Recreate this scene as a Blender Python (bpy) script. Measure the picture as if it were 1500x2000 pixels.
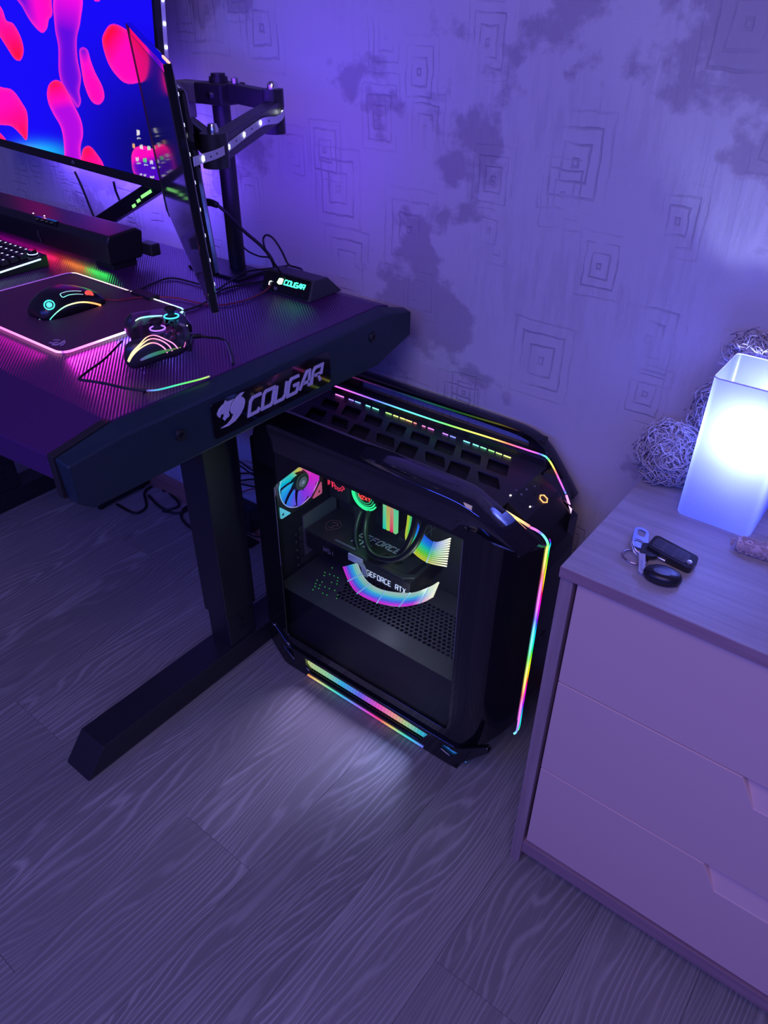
import bpy, bmesh, math, random
import numpy as np
from mathutils import Vector, Matrix

for _o in list(bpy.data.objects):
    bpy.data.objects.remove(_o, do_unlink=True)
scene = bpy.context.scene
COL = scene.collection
random.seed(7)
RNG = np.random.default_rng(7)

# ------------------------------------------------------------------ camera
CAM_H = 1.32
FPX = 1461.0
YAW, PITCH, ROLL = -0.65613, 0.60651, 0.00818
_f = Vector((math.sin(YAW) * math.cos(PITCH), math.cos(YAW) * math.cos(PITCH), -math.sin(PITCH)))
_r0 = Vector((math.cos(YAW), -math.sin(YAW), 0))
_u0 = _r0.cross(_f)
_r = math.cos(ROLL) * _r0 + math.sin(ROLL) * _u0
_u = -math.sin(ROLL) * _r0 + math.cos(ROLL) * _u0
cam_data = bpy.data.cameras.new('camera')
cam_data.sensor_fit = 'HORIZONTAL'
cam_data.sensor_width = 36.0
cam_data.lens = FPX / 1500.0 * 36.0
cam_data.clip_start = 0.02
cam = bpy.data.objects.new('camera', cam_data)
COL.objects.link(cam)
cam.matrix_world = Matrix(((_r.x, _u.x, -_f.x, 0), (_r.y, _u.y, -_f.y, 0), (_r.z, _u.z, -_f.z, CAM_H), (0, 0, 0, 1)))
scene.camera = cam


def ray(x, y):
    return (x - 750) / FPX * _r - (y - 1000) / FPX * _u + _f


def PZ(x, y, z):
    d = ray(x, y); t = (z - CAM_H) / d.z
    return Vector((t * d.x, t * d.y, z))


def PY(x, y, Y):
    d = ray(x, y); t = Y / d.y
    return Vector((t * d.x, Y, CAM_H + t * d.z))


def PX(x, y, X):
    d = ray(x, y); t = X / d.x
    return Vector((X, t * d.y, CAM_H + t * d.z))


# ------------------------------------------------------------------ world, lights, exposure
scene.view_settings.view_transform = 'Standard'
scene.view_settings.look = 'None'
scene.view_settings.exposure = 0.0
scene.view_settings.gamma = 1.0
scene.view_settings.use_curve_mapping = False
world = bpy.data.worlds.new('world')
scene.world = world
world.use_nodes = True
_bg = world.node_tree.nodes['Background']
_bg.inputs[0].default_value = (0.26, 0.20, 0.85, 1)
_bg.inputs[1].default_value = 0.13


def light(name, kind, loc, color, power, size=0.1, size_y=None, target=None, spread=None, spot=None, blend=0.5):
    ld = bpy.data.lights.new(name, kind)
    ld.color = color
    ld.energy = power
    if kind == 'AREA':
        ld.size = size
        if size_y is not None:
            ld.shape = 'RECTANGLE'; ld.size_y = size_y
        if spread is not None:
            ld.spread = spread
    elif kind in ('POINT', 'SPOT'):
        ld.shadow_soft_size = size
        if kind == 'SPOT':
            ld.spot_size = spot; ld.spot_blend = blend
    o = bpy.data.objects.new(name, ld)
    COL.objects.link(o)
    o.location = loc
    if target is not None:
        d = Vector(target) - Vector(loc)
        o.rotation_euler = d.to_track_quat('-Z', 'Y').to_euler()
    return o


# room light: unseen violet fill added overhead, behind the camera
light('overhead_fill_light', 'AREA', (0.10, -0.75, 2.45), (0.62, 0.44, 0.76), 23.0, 1.4, 1.4, target=(-0.1, 0.1, 0.0))
# colour strips on the backs of the two screens, throwing blue violet on the wall
light('screen_strip_light', 'AREA', (-1.68, 1.085, 1.02), (0.16, 0.08, 1.0), 3.2, 0.62, 0.06, target=(-1.66, 1.25, 0.98))
light('second_screen_strip_light', 'AREA', (-1.04, 0.925, 1.13), (0.13, 0.035, 1.0), 0.85, 0.24, 0.32, target=(-1.02, 1.25, 1.24))
# unseen blue fill light added behind the camera to lift the wall
light('blue_fill_light', 'AREA', (-0.20, -1.05, 1.65), (0.05, 0.09, 1.0), 31.0, 3.2, 0.08, target=(-0.3, 1.17, 0.40))

# ------------------------------------------------------------------ materials
MATS = {}


def mat(name, color=(0.5, 0.5, 0.5), rough=0.5, metal=0.0, emit=None, estr=0.0, coat=0.0, spec=None, bump=None):
    if name in MATS:
        return MATS[name]
    m = bpy.data.materials.new(name)
    m.use_nodes = True
    nt = m.node_tree
    b = nt.nodes['Principled BSDF']
    b.inputs['Base Color'].default_value = (*color, 1)
    b.inputs['Roughness'].default_value = rough
    b.inputs['Metallic'].default_value = metal
    if spec is not None:
        b.inputs['Specular IOR Level'].default_value = spec
    if coat:
        b.inputs['Coat Weight'].default_value = coat
        b.inputs['Coat Roughness'].default_value = 0.05
    if emit is not None:
        b.inputs['Emission Color'].default_value = (*emit, 1)
        b.inputs['Emission Strength'].default_value = estr
    if bump:
        tc = nt.nodes.new('ShaderNodeTexCoord')
        nz = nt.nodes.new('ShaderNodeTexNoise')
        nz.inputs['Scale'].default_value = bump[0]
        nz.inputs['Detail'].default_value = 3
        bp = nt.nodes.new('ShaderNodeBump')
        bp.inputs['Strength'].default_value = bump[1]
        bp.inputs['Distance'].default_value = bump[2]
        nt.links.new(tc.outputs['Object'], nz.inputs['Vector'])
        nt.links.new(nz.outputs['Fac'], bp.inputs['Height'])
        nt.links.new(bp.outputs['Normal'], b.inputs['Normal'])
    MATS[name] = m
    return m


def glow_mat(name, strength, base=0.02, rough=0.3):
    """emission read from the mesh colour attribute (multi-colour light strips, screens)"""
    if name in MATS:
        return MATS[name]
    m = mat(name, (base, base, base), rough)
    nt = m.node_tree
    a = nt.nodes.new('ShaderNodeAttribute'); a.attribute_name = 'Col'
    b = nt.nodes['Principled BSDF']
    nt.links.new(a.outputs['Color'], b.inputs['Emission Color'])
    b.inputs['Emission Strength'].default_value = strength
    return m


def N(nt, kind, **kw):
    n = nt.nodes.new(kind)
    for k, v in kw.items():
        setattr(n, k, v)
    return n


def mathn(nt, op, a, b=None, c=None, clamp=False):
    n = nt.nodes.new('ShaderNodeMath'); n.operation = op; n.use_clamp = clamp
    for i, v in enumerate((a, b, c)):
        if v is None:
            continue
        if isinstance(v, (int, float)):
            n.inputs[i].default_value = v
        else:
            nt.links.new(v, n.inputs[i])
    return n.outputs[0]


def ramp(nt, fac, stops, interp='LINEAR'):
    r = nt.nodes.new('ShaderNodeValToRGB')
    r.color_ramp.interpolation = interp
    el = r.color_ramp.elements
    while len(el) < len(stops):
        el.new(0.5)
    for e, (p, c) in zip(el, stops):
        e.position = p
        e.color = (*c, 1) if len(c) == 3 else c
    nt.links.new(fac, r.inputs[0])
    return r.outputs[0]


def mixc(nt, fac, a, b, mode='MIX'):
    n = nt.nodes.new('ShaderNodeMix'); n.data_type = 'RGBA'; n.blend_type = mode
    for s, v in ((n.inputs[0], fac), (n.inputs[6], a), (n.inputs[7], b)):
        if isinstance(v, (int, float)):
            s.default_value = v
        elif isinstance(v, tuple):
            s.default_value = (*v, 1)
        else:
            nt.links.new(v, s)
    return n.outputs[2]


# wallpaper: pale mottled paper with worn darker blotches and hand-drawn nested squares in relief
def make_wallpaper():
    m = bpy.data.materials.new('wallpaper'); m.use_nodes = True
    nt = m.node_tree; b = nt.nodes['Principled BSDF']
    tc = N(nt, 'ShaderNodeTexCoord')
    sep = N(nt, 'ShaderNodeSeparateXYZ'); nt.links.new(tc.outputs['Object'], sep.inputs[0])
    cmb = N(nt, 'ShaderNodeCombineXYZ')
    nt.links.new(sep.outputs[0], cmb.inputs[0]); nt.links.new(sep.outputs[2], cmb.inputs[1])
    uv = cmb.outputs[0]

    def noise(scale, detail=4, rough=0.55, vec=uv, stretch=None, off=None):
        v = vec
        if stretch or off:
            mp = N(nt, 'ShaderNodeMapping'); mp.inputs['Scale'].default_value = stretch or (1, 1, 1)
            mp.inputs['Location'].default_value = off or (0, 0, 0)
            nt.links.new(vec, mp.inputs['Vector']); v = mp.outputs[0]
        n = N(nt, 'ShaderNodeTexNoise'); n.inputs['Scale'].default_value = scale
        n.inputs['Detail'].default_value = detail; n.inputs['Roughness'].default_value = rough
        nt.links.new(v, n.inputs['Vector'])
        return n
    # wobble the coordinates a little so that the squares look hand drawn
    wob = noise(22, 2)
    vm = N(nt, 'ShaderNodeVectorMath', operation='MULTIPLY_ADD')
    nt.links.new(wob.outputs['Color'], vm.inputs[0]); vm.inputs[1].default_value = (0.012, 0.012, 0); nt.links.new(uv, vm.inputs[2])
    lines_all = None
    for (sc, off, sx) in ((4.6, (0.13, 0.37, 0), 1.25), (6.3, (0.71, 0.23, 0), 1.35)):
        mp = N(nt, 'ShaderNodeMapping'); mp.inputs['Location'].default_value = off; mp.inputs['Scale'].default_value = (sx, 1, 1)
        nt.links.new(vm.outputs[0], mp.inputs['Vector'])
        vo = N(nt, 'ShaderNodeTexVoronoi', voronoi_dimensions='2D', distance='CHEBYCHEV', feature='F1')
        vo.inputs['Scale'].default_value = sc; vo.inputs['Randomness'].default_value = 0.9
        nt.links.new(mp.outputs[0], vo.inputs['Vector'])
        d = vo.outputs['Distance']
        s = mathn(nt, 'SINE', mathn(nt, 'MULTIPLY', d, 62.0))
        ln = ramp(nt, s, [(0.70, (0, 0, 0)), (0.95, (1, 1, 1))])
        inside = ramp(nt, d, [(0.05, (1, 1, 1)), (0.30, (1, 1, 1)), (0.36, (0, 0, 0))])
        sel = N(nt, 'ShaderNodeSeparateColor'); nt.links.new(vo.outputs['Color'], sel.inputs[0])
        keep = mathn(nt, 'GREATER_THAN', sel.outputs[0], 0.45)
        l = mathn(nt, 'MULTIPLY', mathn(nt, 'MULTIPLY', ln, inside), keep)
        lines_all = l if lines_all is None else mathn(nt, 'MAXIMUM', lines_all, l)
    wear = ramp(nt, noise(9, 4, 0.6, off=(3, 1, 0)).outputs['Fac'], [(0.40, (0, 0, 0)), (0.58, (1, 1, 1))])
    lines = mathn(nt, 'MULTIPLY', lines_all, wear)
    # worn darker blotches with crisp edges
    blotch = ramp(nt, noise(3.1, 7, 0.58, off=(1.27, 0.2, 0)).outputs['Fac'], [(0.545, (0, 0, 0)), (0.575, (1, 1, 1))])
    scr = ramp(nt, noise(60, 3, 0.6, stretch=(1.0, 0.12, 1)).outputs['Fac'], [(0.45, (0, 0, 0)), (0.62, (1, 1, 1))])
    scrmask = ramp(nt, noise(4.0, 3, 0.5, off=(5, 2, 0)).outputs['Fac'], [(0.48, (0, 0, 0)), (0.60, (1, 1, 1))])
    scratch = mathn(nt, 'MULTIPLY', scr, scrmask)
    grain = noise(260, 2, 0.6).outputs['Fac']
    c = mixc(nt, mathn(nt, 'MULTIPLY', blotch, 0.80), (0.60, 0.56, 0.60), (0.37, 0.31, 0.37))
    c = mixc(nt, mathn(nt, 'MULTIPLY', lines, 0.55), c, (0.31, 0.27, 0.33))
    c = mixc(nt, mathn(nt, 'MULTIPLY', scratch, 0.22), c, (0.33, 0.29, 0.34))
    c = mixc(nt, mathn(nt, 'MULTIPLY', grain, 0.12), c, (0.40, 0.37, 0.41))
    nt.links.new(c, b.inputs['Base Color'])
    b.inputs['Roughness'].default_value = 0.75
    b.inputs['Specular IOR Level'].default_value = 0.25
    h = mathn(nt, 'ADD', mathn(nt, 'MULTIPLY', lines, -0.7), mathn(nt, 'ADD', mathn(nt, 'MULTIPLY', scratch, -0.5), mathn(nt, 'MULTIPLY', grain, 0.25)))
    h = mathn(nt, 'ADD', h, mathn(nt, 'MULTIPLY', blotch, -0.35))
    bp = N(nt, 'ShaderNodeBump'); bp.inputs['Strength'].default_value = 0.7; bp.inputs['Distance'].default_value = 0.0016
    nt.links.new(h, bp.inputs['Height']); nt.links.new(bp.outputs[0], b.inputs['Normal'])
    return m


# limed laminate plank: dull brown grey with pale open grain running along the plank
def make_floor_mat():
    m = bpy.data.materials.new('limed_oak_laminate'); m.use_nodes = True
    nt = m.node_tree; b = nt.nodes['Principled BSDF']
    tc = N(nt, 'ShaderNodeTexCoord'); oi = N(nt, 'ShaderNodeObjectInfo')
    off = N(nt, 'ShaderNodeCombineXYZ')
    nt.links.new(mathn(nt, 'MULTIPLY', oi.outputs['Random'], 37.0), off.inputs[0])
    nt.links.new(mathn(nt, 'MULTIPLY', oi.outputs['Random'], 91.0), off.inputs[1])
    add = N(nt, 'ShaderNodeVectorMath', operation='ADD')
    nt.links.new(tc.outputs['Object'], add.inputs[0]); nt.links.new(off.outputs[0], add.inputs[1])

    def noise(scale, stretch, detail=3, rough=0.5):
        mp = N(nt, 'ShaderNodeMapping'); mp.inputs['Scale'].default_value = stretch
        nt.links.new(add.outputs[0], mp.inputs['Vector'])
        n = N(nt, 'ShaderNodeTexNoise'); n.inputs['Scale'].default_value = scale
        n.inputs['Detail'].default_value = detail; n.inputs['Roughness'].default_value = rough
        nt.links.new(mp.outputs[0], n.inputs['Vector'])
        return n.outputs['Fac']
    # growth rings: contour lines of a stretched noise field (gives cathedral arches and knots)
    field = noise(3.4, (2.2, 0.36, 1), 2.0, 0.45)
    sepx = N(nt, 'ShaderNodeSeparateXYZ'); nt.links.new(tc.outputs['Object'], sepx.inputs[0])
    fine = noise(30, (1.0, 0.10, 1), 3, 0.6)
    t = mathn(nt, 'ADD', mathn(nt, 'MULTIPLY', field, 20.0), mathn(nt, 'ADD', mathn(nt, 'MULTIPLY', fine, 1.3), mathn(nt, 'MULTIPLY', sepx.outputs[0], 85.0)))
    fr = mathn(nt, 'FRACT', t)
    line = ramp(nt, fr, [(0.0, (1, 1, 1)), (0.10, (0.9, 0.9, 0.9)), (0.26, (0.1, 0.1, 0.1)), (0.80, (0, 0, 0)), (1.0, (1, 1, 1))])
    pores = ramp(nt, noise(150, (1.0, 0.035, 1), 2, 0.6), [(0.50, (0, 0, 0)), (0.66, (1, 1, 1))])
    amount = ramp(nt, noise(5, (1, 0.5, 1), 2), [(0.32, (0.25, 0.25, 0.25)), (0.62, (1, 1, 1))])
    li = mathn(nt, 'MULTIPLY', mathn(nt, 'MAXIMUM', mathn(nt, 'MULTIPLY', line, 0.85), mathn(nt, 'MULTIPLY', pores, 0.55)), amount)
    tone = mathn(nt, 'MULTIPLY_ADD', oi.outputs['Random'], 0.20, 0.90)
    c = mixc(nt, mathn(nt, 'MULTIPLY', li, 0.62), (0.215, 0.205, 0.175), (0.55, 0.53, 0.45))
    sc = N(nt, 'ShaderNodeVectorMath', operation='SCALE'); nt.links.new(c, sc.inputs[0]); nt.links.new(tone, sc.inputs['Scale'])
    nt.links.new(sc.outputs[0], b.inputs['Base Color'])
    b.inputs['Roughness'].default_value = 0.42
    b.inputs['Specular IOR Level'].default_value = 0.35
    bp = N(nt, 'ShaderNodeBump'); bp.inputs['Strength'].default_value = 0.35; bp.inputs['Distance'].default_value = 0.001
    nt.links.new(li, bp.inputs['Height']); nt.links.new(bp.outputs[0], b.inputs['Normal'])
    return m


def make_wood(name, base, dark, axis=(1, 1, 1), rough=0.5):
    m = bpy.data.materials.new(name); m.use_nodes = True
    nt = m.node_tree; b = nt.nodes['Principled BSDF']
    tc = N(nt, 'ShaderNodeTexCoord')
    mp = N(nt, 'ShaderNodeMapping'); mp.inputs['Scale'].default_value = axis
    nt.links.new(tc.outputs['Object'], mp.inputs['Vector'])
    n = N(nt, 'ShaderNodeTexNoise'); n.inputs['Scale'].default_value = 90; n.inputs['Detail'].default_value = 4; n.inputs['Roughness'].default_value = 0.6
    nt.links.new(mp.outputs[0], n.inputs['Vector'])
    f = ramp(nt, n.outputs['Fac'], [(0.35, (0, 0, 0)), (0.65, (1, 1, 1))])
    c = mixc(nt, f, dark, base)
    nt.links.new(c, b.inputs['Base Color']); b.inputs['Roughness'].default_value = rough
    bp = N(nt, 'ShaderNodeBump'); bp.inputs['Strength'].default_value = 0.15; bp.inputs['Distance'].default_value = 0.0006
    nt.links.new(f, bp.inputs['Height']); nt.links.new(bp.outputs[0], b.inputs['Normal'])
    MATS[name] = m
    return m


# desk top: black film with fine diagonal ribs, violet glow put into its colour
def make_desk_top_mat():
    m = mat('ribbed_desk_film', (0.062, 0.012, 0.095), 0.36)
    nt = m.node_tree; b = nt.nodes['Principled BSDF']
    tc = N(nt, 'ShaderNodeTexCoord')
    sep = N(nt, 'ShaderNodeSeparateXYZ'); nt.links.new(tc.outputs['Object'], sep.inputs[0])
    # ribs run along (-0.77, 0.64): the coordinate across them
    s = mathn(nt, 'ADD', mathn(nt, 'MULTIPLY', sep.outputs[0], 0.64), mathn(nt, 'MULTIPLY', sep.outputs[1], 0.77))
    w = mathn(nt, 'SINE', mathn(nt, 'MULTIPLY', s, 2 * math.pi / 0.0046))
    nz = N(nt, 'ShaderNodeTexNoise'); nz.inputs['Scale'].default_value = 14; nt.links.new(tc.outputs['Object'], nz.inputs['Vector'])
    w2 = mathn(nt, 'MULTIPLY', w, mathn(nt, 'MULTIPLY_ADD', nz.outputs['Fac'], 0.8, 0.6))
    bp = N(nt, 'ShaderNodeBump'); bp.inputs['Strength'].default_value = 0.55; bp.inputs['Distance'].default_value = 0.0006
    nt.links.new(w2, bp.inputs['Height']); nt.links.new(bp.outputs[0], b.inputs['Normal'])
    return m


BLACK = mat('black_plastic', (0.012, 0.012, 0.014), 0.45)
GLOSS = mat('gloss_black', (0.006, 0.006, 0.008), 0.07, coat=0.4)
SATIN = mat('satin_black_metal', (0.02, 0.02, 0.024), 0.38, 0.3)
RUBBER = mat('black_rubber', (0.012, 0.012, 0.012), 0.6)
CABLE = mat('black_cable', (0.014, 0.013, 0.015), 0.45)
DARKGREY = mat('dark_grey_paint', (0.045, 0.045, 0.055), 0.5)
SILVER = mat('bright_steel', (0.75, 0.75, 0.78), 0.22, 1.0)
GREYMETAL = mat('grey_painted_metal', (0.20, 0.19, 0.22), 0.45, 0.2)
WHITEP = mat('white_plastic', (0.75, 0.75, 0.78), 0.5)


# ------------------------------------------------------------------ mesh helpers
ORIGIN = {}


def finish(name, me, material, parent=None, smooth=False, bevel=0.0, seg=2, kind=None, label=None, autosmooth=True):
    """link a mesh given in world coordinates, as a child of parent (whose origin is known) or top level"""
    o = bpy.data.objects.new(name, me)
    COL.objects.link(o)
    if parent is not None:
        off = ORIGIN[parent.name]
        me.transform(Matrix.Translation(-off))
        o.parent = parent
        ORIGIN[o.name] = off
    else:
        ORIGIN[o.name] = Vector((0, 0, 0))
    if material is not None:
        me.materials.append(material)
    if smooth:
        for p in me.polygons:
            p.use_smooth = True
    if bevel > 0:
        md = o.modifiers.new('bevel', 'BEVEL'); md.width = bevel; md.segments = seg; md.limit_method = 'ANGLE'; md.angle_limit = math.radians(35)
        md.harden_normals = False
    if kind:
        o['kind'] = kind
    if label:
        o['label'] = label
    return o


def from_bm(name, bm, material, parent=None, **kw):
    me = bpy.data.meshes.new(name)
    bmesh.ops.recalc_face_normals(bm, faces=bm.faces[:])
    bm.to_mesh(me); bm.free()
    return finish(name, me, material, parent, **kw)


def center_origin(o):
    """move the origin of a top-level mesh to the middle of its base"""
    me = o.data
    vs = np.empty(len(me.vertices) * 3); me.vertices.foreach_get('co', vs); vs = vs.reshape(-1, 3)
    c = Vector(((vs[:, 0].min() + vs[:, 0].max()) / 2, (vs[:, 1].min() + vs[:, 1].max()) / 2, vs[:, 2].min()))
    me.transform(Matrix.Translation(-c))
    o.location = o.location + c
    ORIGIN[o.name] = ORIGIN[o.name] + c
    return o


def thing(name, loc, label, cat, group=None, kind=None):
    o = bpy.data.objects.new(name, None)
    COL.objects.link(o)
    o.empty_display_size = 0.05
    o.location = loc
    ORIGIN[o.name] = Vector(loc)
    tag(o, label, cat, group)
    if kind:
        o['kind'] = kind
    return o


def tag(o, label=None, cat=None, group=None, kind=None):
    if label: o['label'] = label
    if cat: o['category'] = cat
    if group: o['group'] = group
    if kind: o['kind'] = kind
    return o


def box(bm, x0, x1, y0, y1, z0, z1):
    vs = [bm.verts.new(c) for c in ((x0, y0, z0), (x1, y0, z0), (x1, y1, z0), (x0, y1, z0), (x0, y0, z1), (x1, y0, z1), (x1, y1, z1), (x0, y1, z1))]
    for f in ((3, 2, 1, 0), (4, 5, 6, 7), (0, 1, 5, 4), (1, 2, 6, 5), (2, 3, 7, 6), (3, 0, 4, 7)):
        bm.faces.new([vs[i] for i in f])
    return vs


def obox(bm, c, ax, ay, az, hx, hy, hz):
    """box about c with half sizes along three given unit axes"""
    c = Vector(c); vs = []
    for sz in (-1, 1):
        for sx, sy in ((-1, -1), (1, -1), (1, 1), (-1, 1)):
            vs.append(bm.verts.new(c + sx * hx * Vector(ax) + sy * hy * Vector(ay) + sz * hz * Vector(az)))
    for f in ((3, 2, 1, 0), (4, 5, 6, 7), (0, 1, 5, 4), (1, 2, 6, 5), (2, 3, 7, 6), (3, 0, 4, 7)):
        bm.faces.new([vs[i] for i in f])
    return vs


def part_box(name, m, parent, x0, x1, y0, y1, z0, z1, bevel=0.0, **kw):
    bm = bmesh.new(); box(bm, x0, x1, y0, y1, z0, z1)
    return from_bm(name, bm, m, parent, bevel=bevel, **kw)


def part_obox(name, m, parent, c, ax, ay, az, hx, hy, hz, bevel=0.0, **kw):
    bm = bmesh.new(); obox(bm, c, ax, ay, az, hx, hy, hz)
    return from_bm(name, bm, m, parent, bevel=bevel, **kw)


def prism(bm, pts, vec):
    """polygon of 3D points swept by vec"""
    vec = Vector(vec)
    a = [bm.verts.new(p) for p in pts]
    b = [bm.verts.new(Vector(p) + vec) for p in pts]
    n = len(pts)
    bm.faces.new(a[::-1]); bm.faces.new(b)
    for i in range(n):
        bm.faces.new((a[i], a[(i + 1) % n], b[(i + 1) % n], b[i]))


def catmull(pts, sub=6, closed=False):
    pts = [Vector(p) for p in pts]
    n = len(pts); out = []
    rng = range(n) if closed else range(n - 1)
    for i in rng:
        if closed:
            p0, p1, p2, p3 = pts[(i - 1) % n], pts[i], pts[(i + 1) % n], pts[(i + 2) % n]
        else:
            p0, p1, p2, p3 = pts[max(i - 1, 0)], pts[i], pts[i + 1], pts[min(i + 2, n - 1)]
        for k in range(sub):
            t = k / sub
            out.append(0.5 * ((2 * p1) + (p2 - p0) * t + (2 * p0 - 5 * p1 + 4 * p2 - p3) * t * t + (3 * p1 - p0 - 3 * p2 + p3) * t ** 3))
    if not closed:
        out.append(pts[-1])
    return out


def sweep_mesh(name, paths, radius, n=8, color=None, closed=False, flat=None):
    """tubes along polylines as one mesh; radius number or f(t); color f(path_index,t)->rgb"""
    verts = []; faces = []; cols = []
    for pi, pts in enumerate(paths):
        pts = [Vector(p) for p in pts]
        L = len(pts); base = len(verts)
        up = None
        for i, p in enumerate(pts):
            if closed:
                t = (pts[(i + 1) % L] - pts[i - 1]).normalized()
            else:
                t = (pts[min(i + 1, L - 1)] - pts[max(i - 1, 0)]).normalized()
            if up is None:
                up = Vector((0, 0, 1)) if abs(t.z) < 0.9 else Vector((1, 0, 0))
            up = (up - t * up.dot(t))
            if up.length < 1e-6:
                up = Vector((1, 0, 0)) - t * t.x
            up.normalize()
            side = t.cross(up)
            r = radius(i / (L - 1)) if callable(radius) else radius
            for k in range(n):
                a = 2 * math.pi * k / n
                ru, rs = (r, r) if flat is None else (r * flat, r)
                verts.append(p + up * (math.sin(a) * ru) + side * (math.cos(a) * rs))
                if color:
                    cols.append(color(pi, i / (L - 1)))
        m = L if closed else L - 1
        for i in range(m):
            j = (i + 1) % L
            for k in range(n):
                k2 = (k + 1) % n
                faces.append((base + i * n + k, base + i * n + k2, base + j * n + k2, base + j * n + k))
        if not closed:
            faces.append(tuple(base + k for k in range(n))[::-1])
            faces.append(tuple(base + (L - 1) * n + k for k in range(n)))
    me = bpy.data.meshes.new(name)
    me.from_pydata([tuple(v) for v in verts], [], faces)
    if color:
        at = me.color_attributes.new('Col', 'FLOAT_COLOR', 'POINT')
        arr = np.ones((len(verts), 4), dtype=np.float32); arr[:, :3] = np.array(cols)
        at.data.foreach_set('color', arr.ravel())
    return me


def tube(name, pts, r, material, parent=None, n=8, sub=6, color=None, smooth=True, closed=False, **kw):
    p = catmull(pts, sub, closed) if sub > 1 else [Vector(q) for q in pts]
    me = sweep_mesh(name, [p], r, n, color, closed)
    return finish(name, me, material, parent, smooth=smooth, **kw)


def lathe(bm, prof, c, axis='Z', n=24):
    """revolve (radius, height) profile about an axis through c"""
    c = Vector(c)
    if isinstance(axis, str):
        A = {'X': Vector((1, 0, 0)), 'Y': Vector((0, 1, 0)), 'Z': Vector((0, 0, 1))}[axis]
    else:
        A = Vector(axis).normalized()
    u = A.orthogonal().normalized(); v = A.cross(u)
    rings = []
    for r, h in prof:
        if r < 1e-7:
            rings.append([bm.verts.new(c + A * h)])
        else:
            rings.append([bm.verts.new(c + A * h + u * (r * math.cos(2 * math.pi * k / n)) + v * (r * math.sin(2 * math.pi * k / n))) for k in range(n)])
    for a, b in zip(rings[:-1], rings[1:]):
        for k in range(n):
            k2 = (k + 1) % n
            if len(a) == 1 and len(b) == 1:
                continue
            if len(a) == 1:
                bm.faces.new((a[0], b[k2], b[k]))
            elif len(b) == 1:
                bm.faces.new((a[k], a[k2], b[0]))
            else:
                bm.faces.new((a[k], a[k2], b[k2], b[k]))
    for ring, rev in ((rings[0], True), (rings[-1], False)):
        if len(ring) > 2:
            bm.faces.new(ring[::-1] if rev else ring)


def part_lathe(name, m, parent, prof, c, axis='Z', n=24, smooth=True, **kw):
    bm = bmesh.new(); lathe(bm, prof, c, axis, n)
    o = from_bm(name, bm, m, parent, smooth=False, **kw)
    if smooth:
        me = o.data
        for p in me.polygons:
            p.use_smooth = len(p.vertices) <= 4
        me.set_sharp_from_angle(angle=math.radians(40))
    return o


def plate_mesh(name, polys, th):
    """filled 2D polygons (inner ones become holes), th thick about z=0 -> mesh in local xy"""
    cu = bpy.data.curves.new(name, 'CURVE'); cu.dimensions = '2D'; cu.fill_mode = 'BOTH'; cu.extrude = th / 2
    for poly in polys:
        sp = cu.splines.new('POLY'); sp.points.add(len(poly) - 1); sp.use_cyclic_u = True
        for p, q in zip(sp.points, poly):
            p.co = (q[0], q[1], 0, 1)
    tmp = bpy.data.objects.new(name, cu); COL.objects.link(tmp)
    dg = bpy.context.evaluated_depsgraph_get(); dg.update()
    me = bpy.data.meshes.new_from_object(tmp.evaluated_get(dg))
    bpy.data.objects.remove(tmp, do_unlink=True); bpy.data.curves.remove(cu)
    me.name = name
    me.materials.clear()
    bm = bmesh.new(); bm.from_mesh(me)
    bmesh.ops.remove_doubles(bm, verts=bm.verts[:], dist=1e-6)
    bm.to_mesh(me); bm.free()
    return me


def plate(name, polys, th, o, u, v, material, parent=None, **kw):
    """plate lying in the plane spanned by u, v at origin o"""
    u = Vector(u); v = Vector(v); w = u.cross(v); o = Vector(o)
    me = plate_mesh(name, polys, th)
    me.transform(Matrix(((u.x, v.x, w.x, o.x), (u.y, v.y, w.y, o.y), (u.z, v.z, w.z, o.z), (0, 0, 0, 1))))
    return finish(name, me, material, parent, **kw)


def rrect(x0, x1, y0, y1, r, n=5):
    out = []
    for cx, cy, a0 in ((x1 - r, y1 - r, 0), (x0 + r, y1 - r, 90), (x0 + r, y0 + r, 180), (x1 - r, y0 + r, 270)):
        for k in range(n + 1):
            a = math.radians(a0 + 90 * k / n)
            out.append((cx + r * math.cos(a), cy + r * math.sin(a)))
    return out


def round_poly(pts, r, n=4):
    """round the corners of a 2D polygon"""
    out = []; L = len(pts)
    for i in range(L):
        p0 = Vector(pts[i - 1]).to_2d(); p1 = Vector(pts[i]).to_2d(); p2 = Vector(pts[(i + 1) % L]).to_2d()
        a = (p0 - p1); b = (p2 - p1)
        d = min(r, a.length * 0.45, b.length * 0.45)
        A = p1 + a.normalized() * d; B = p1 + b.normalized() * d
        for k in range(n + 1):
            t = k / n
            q = A * (1 - t) ** 2 + p1 * 2 * t * (1 - t) + B * t * t
            out.append((q.x, q.y))
    return out


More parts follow.
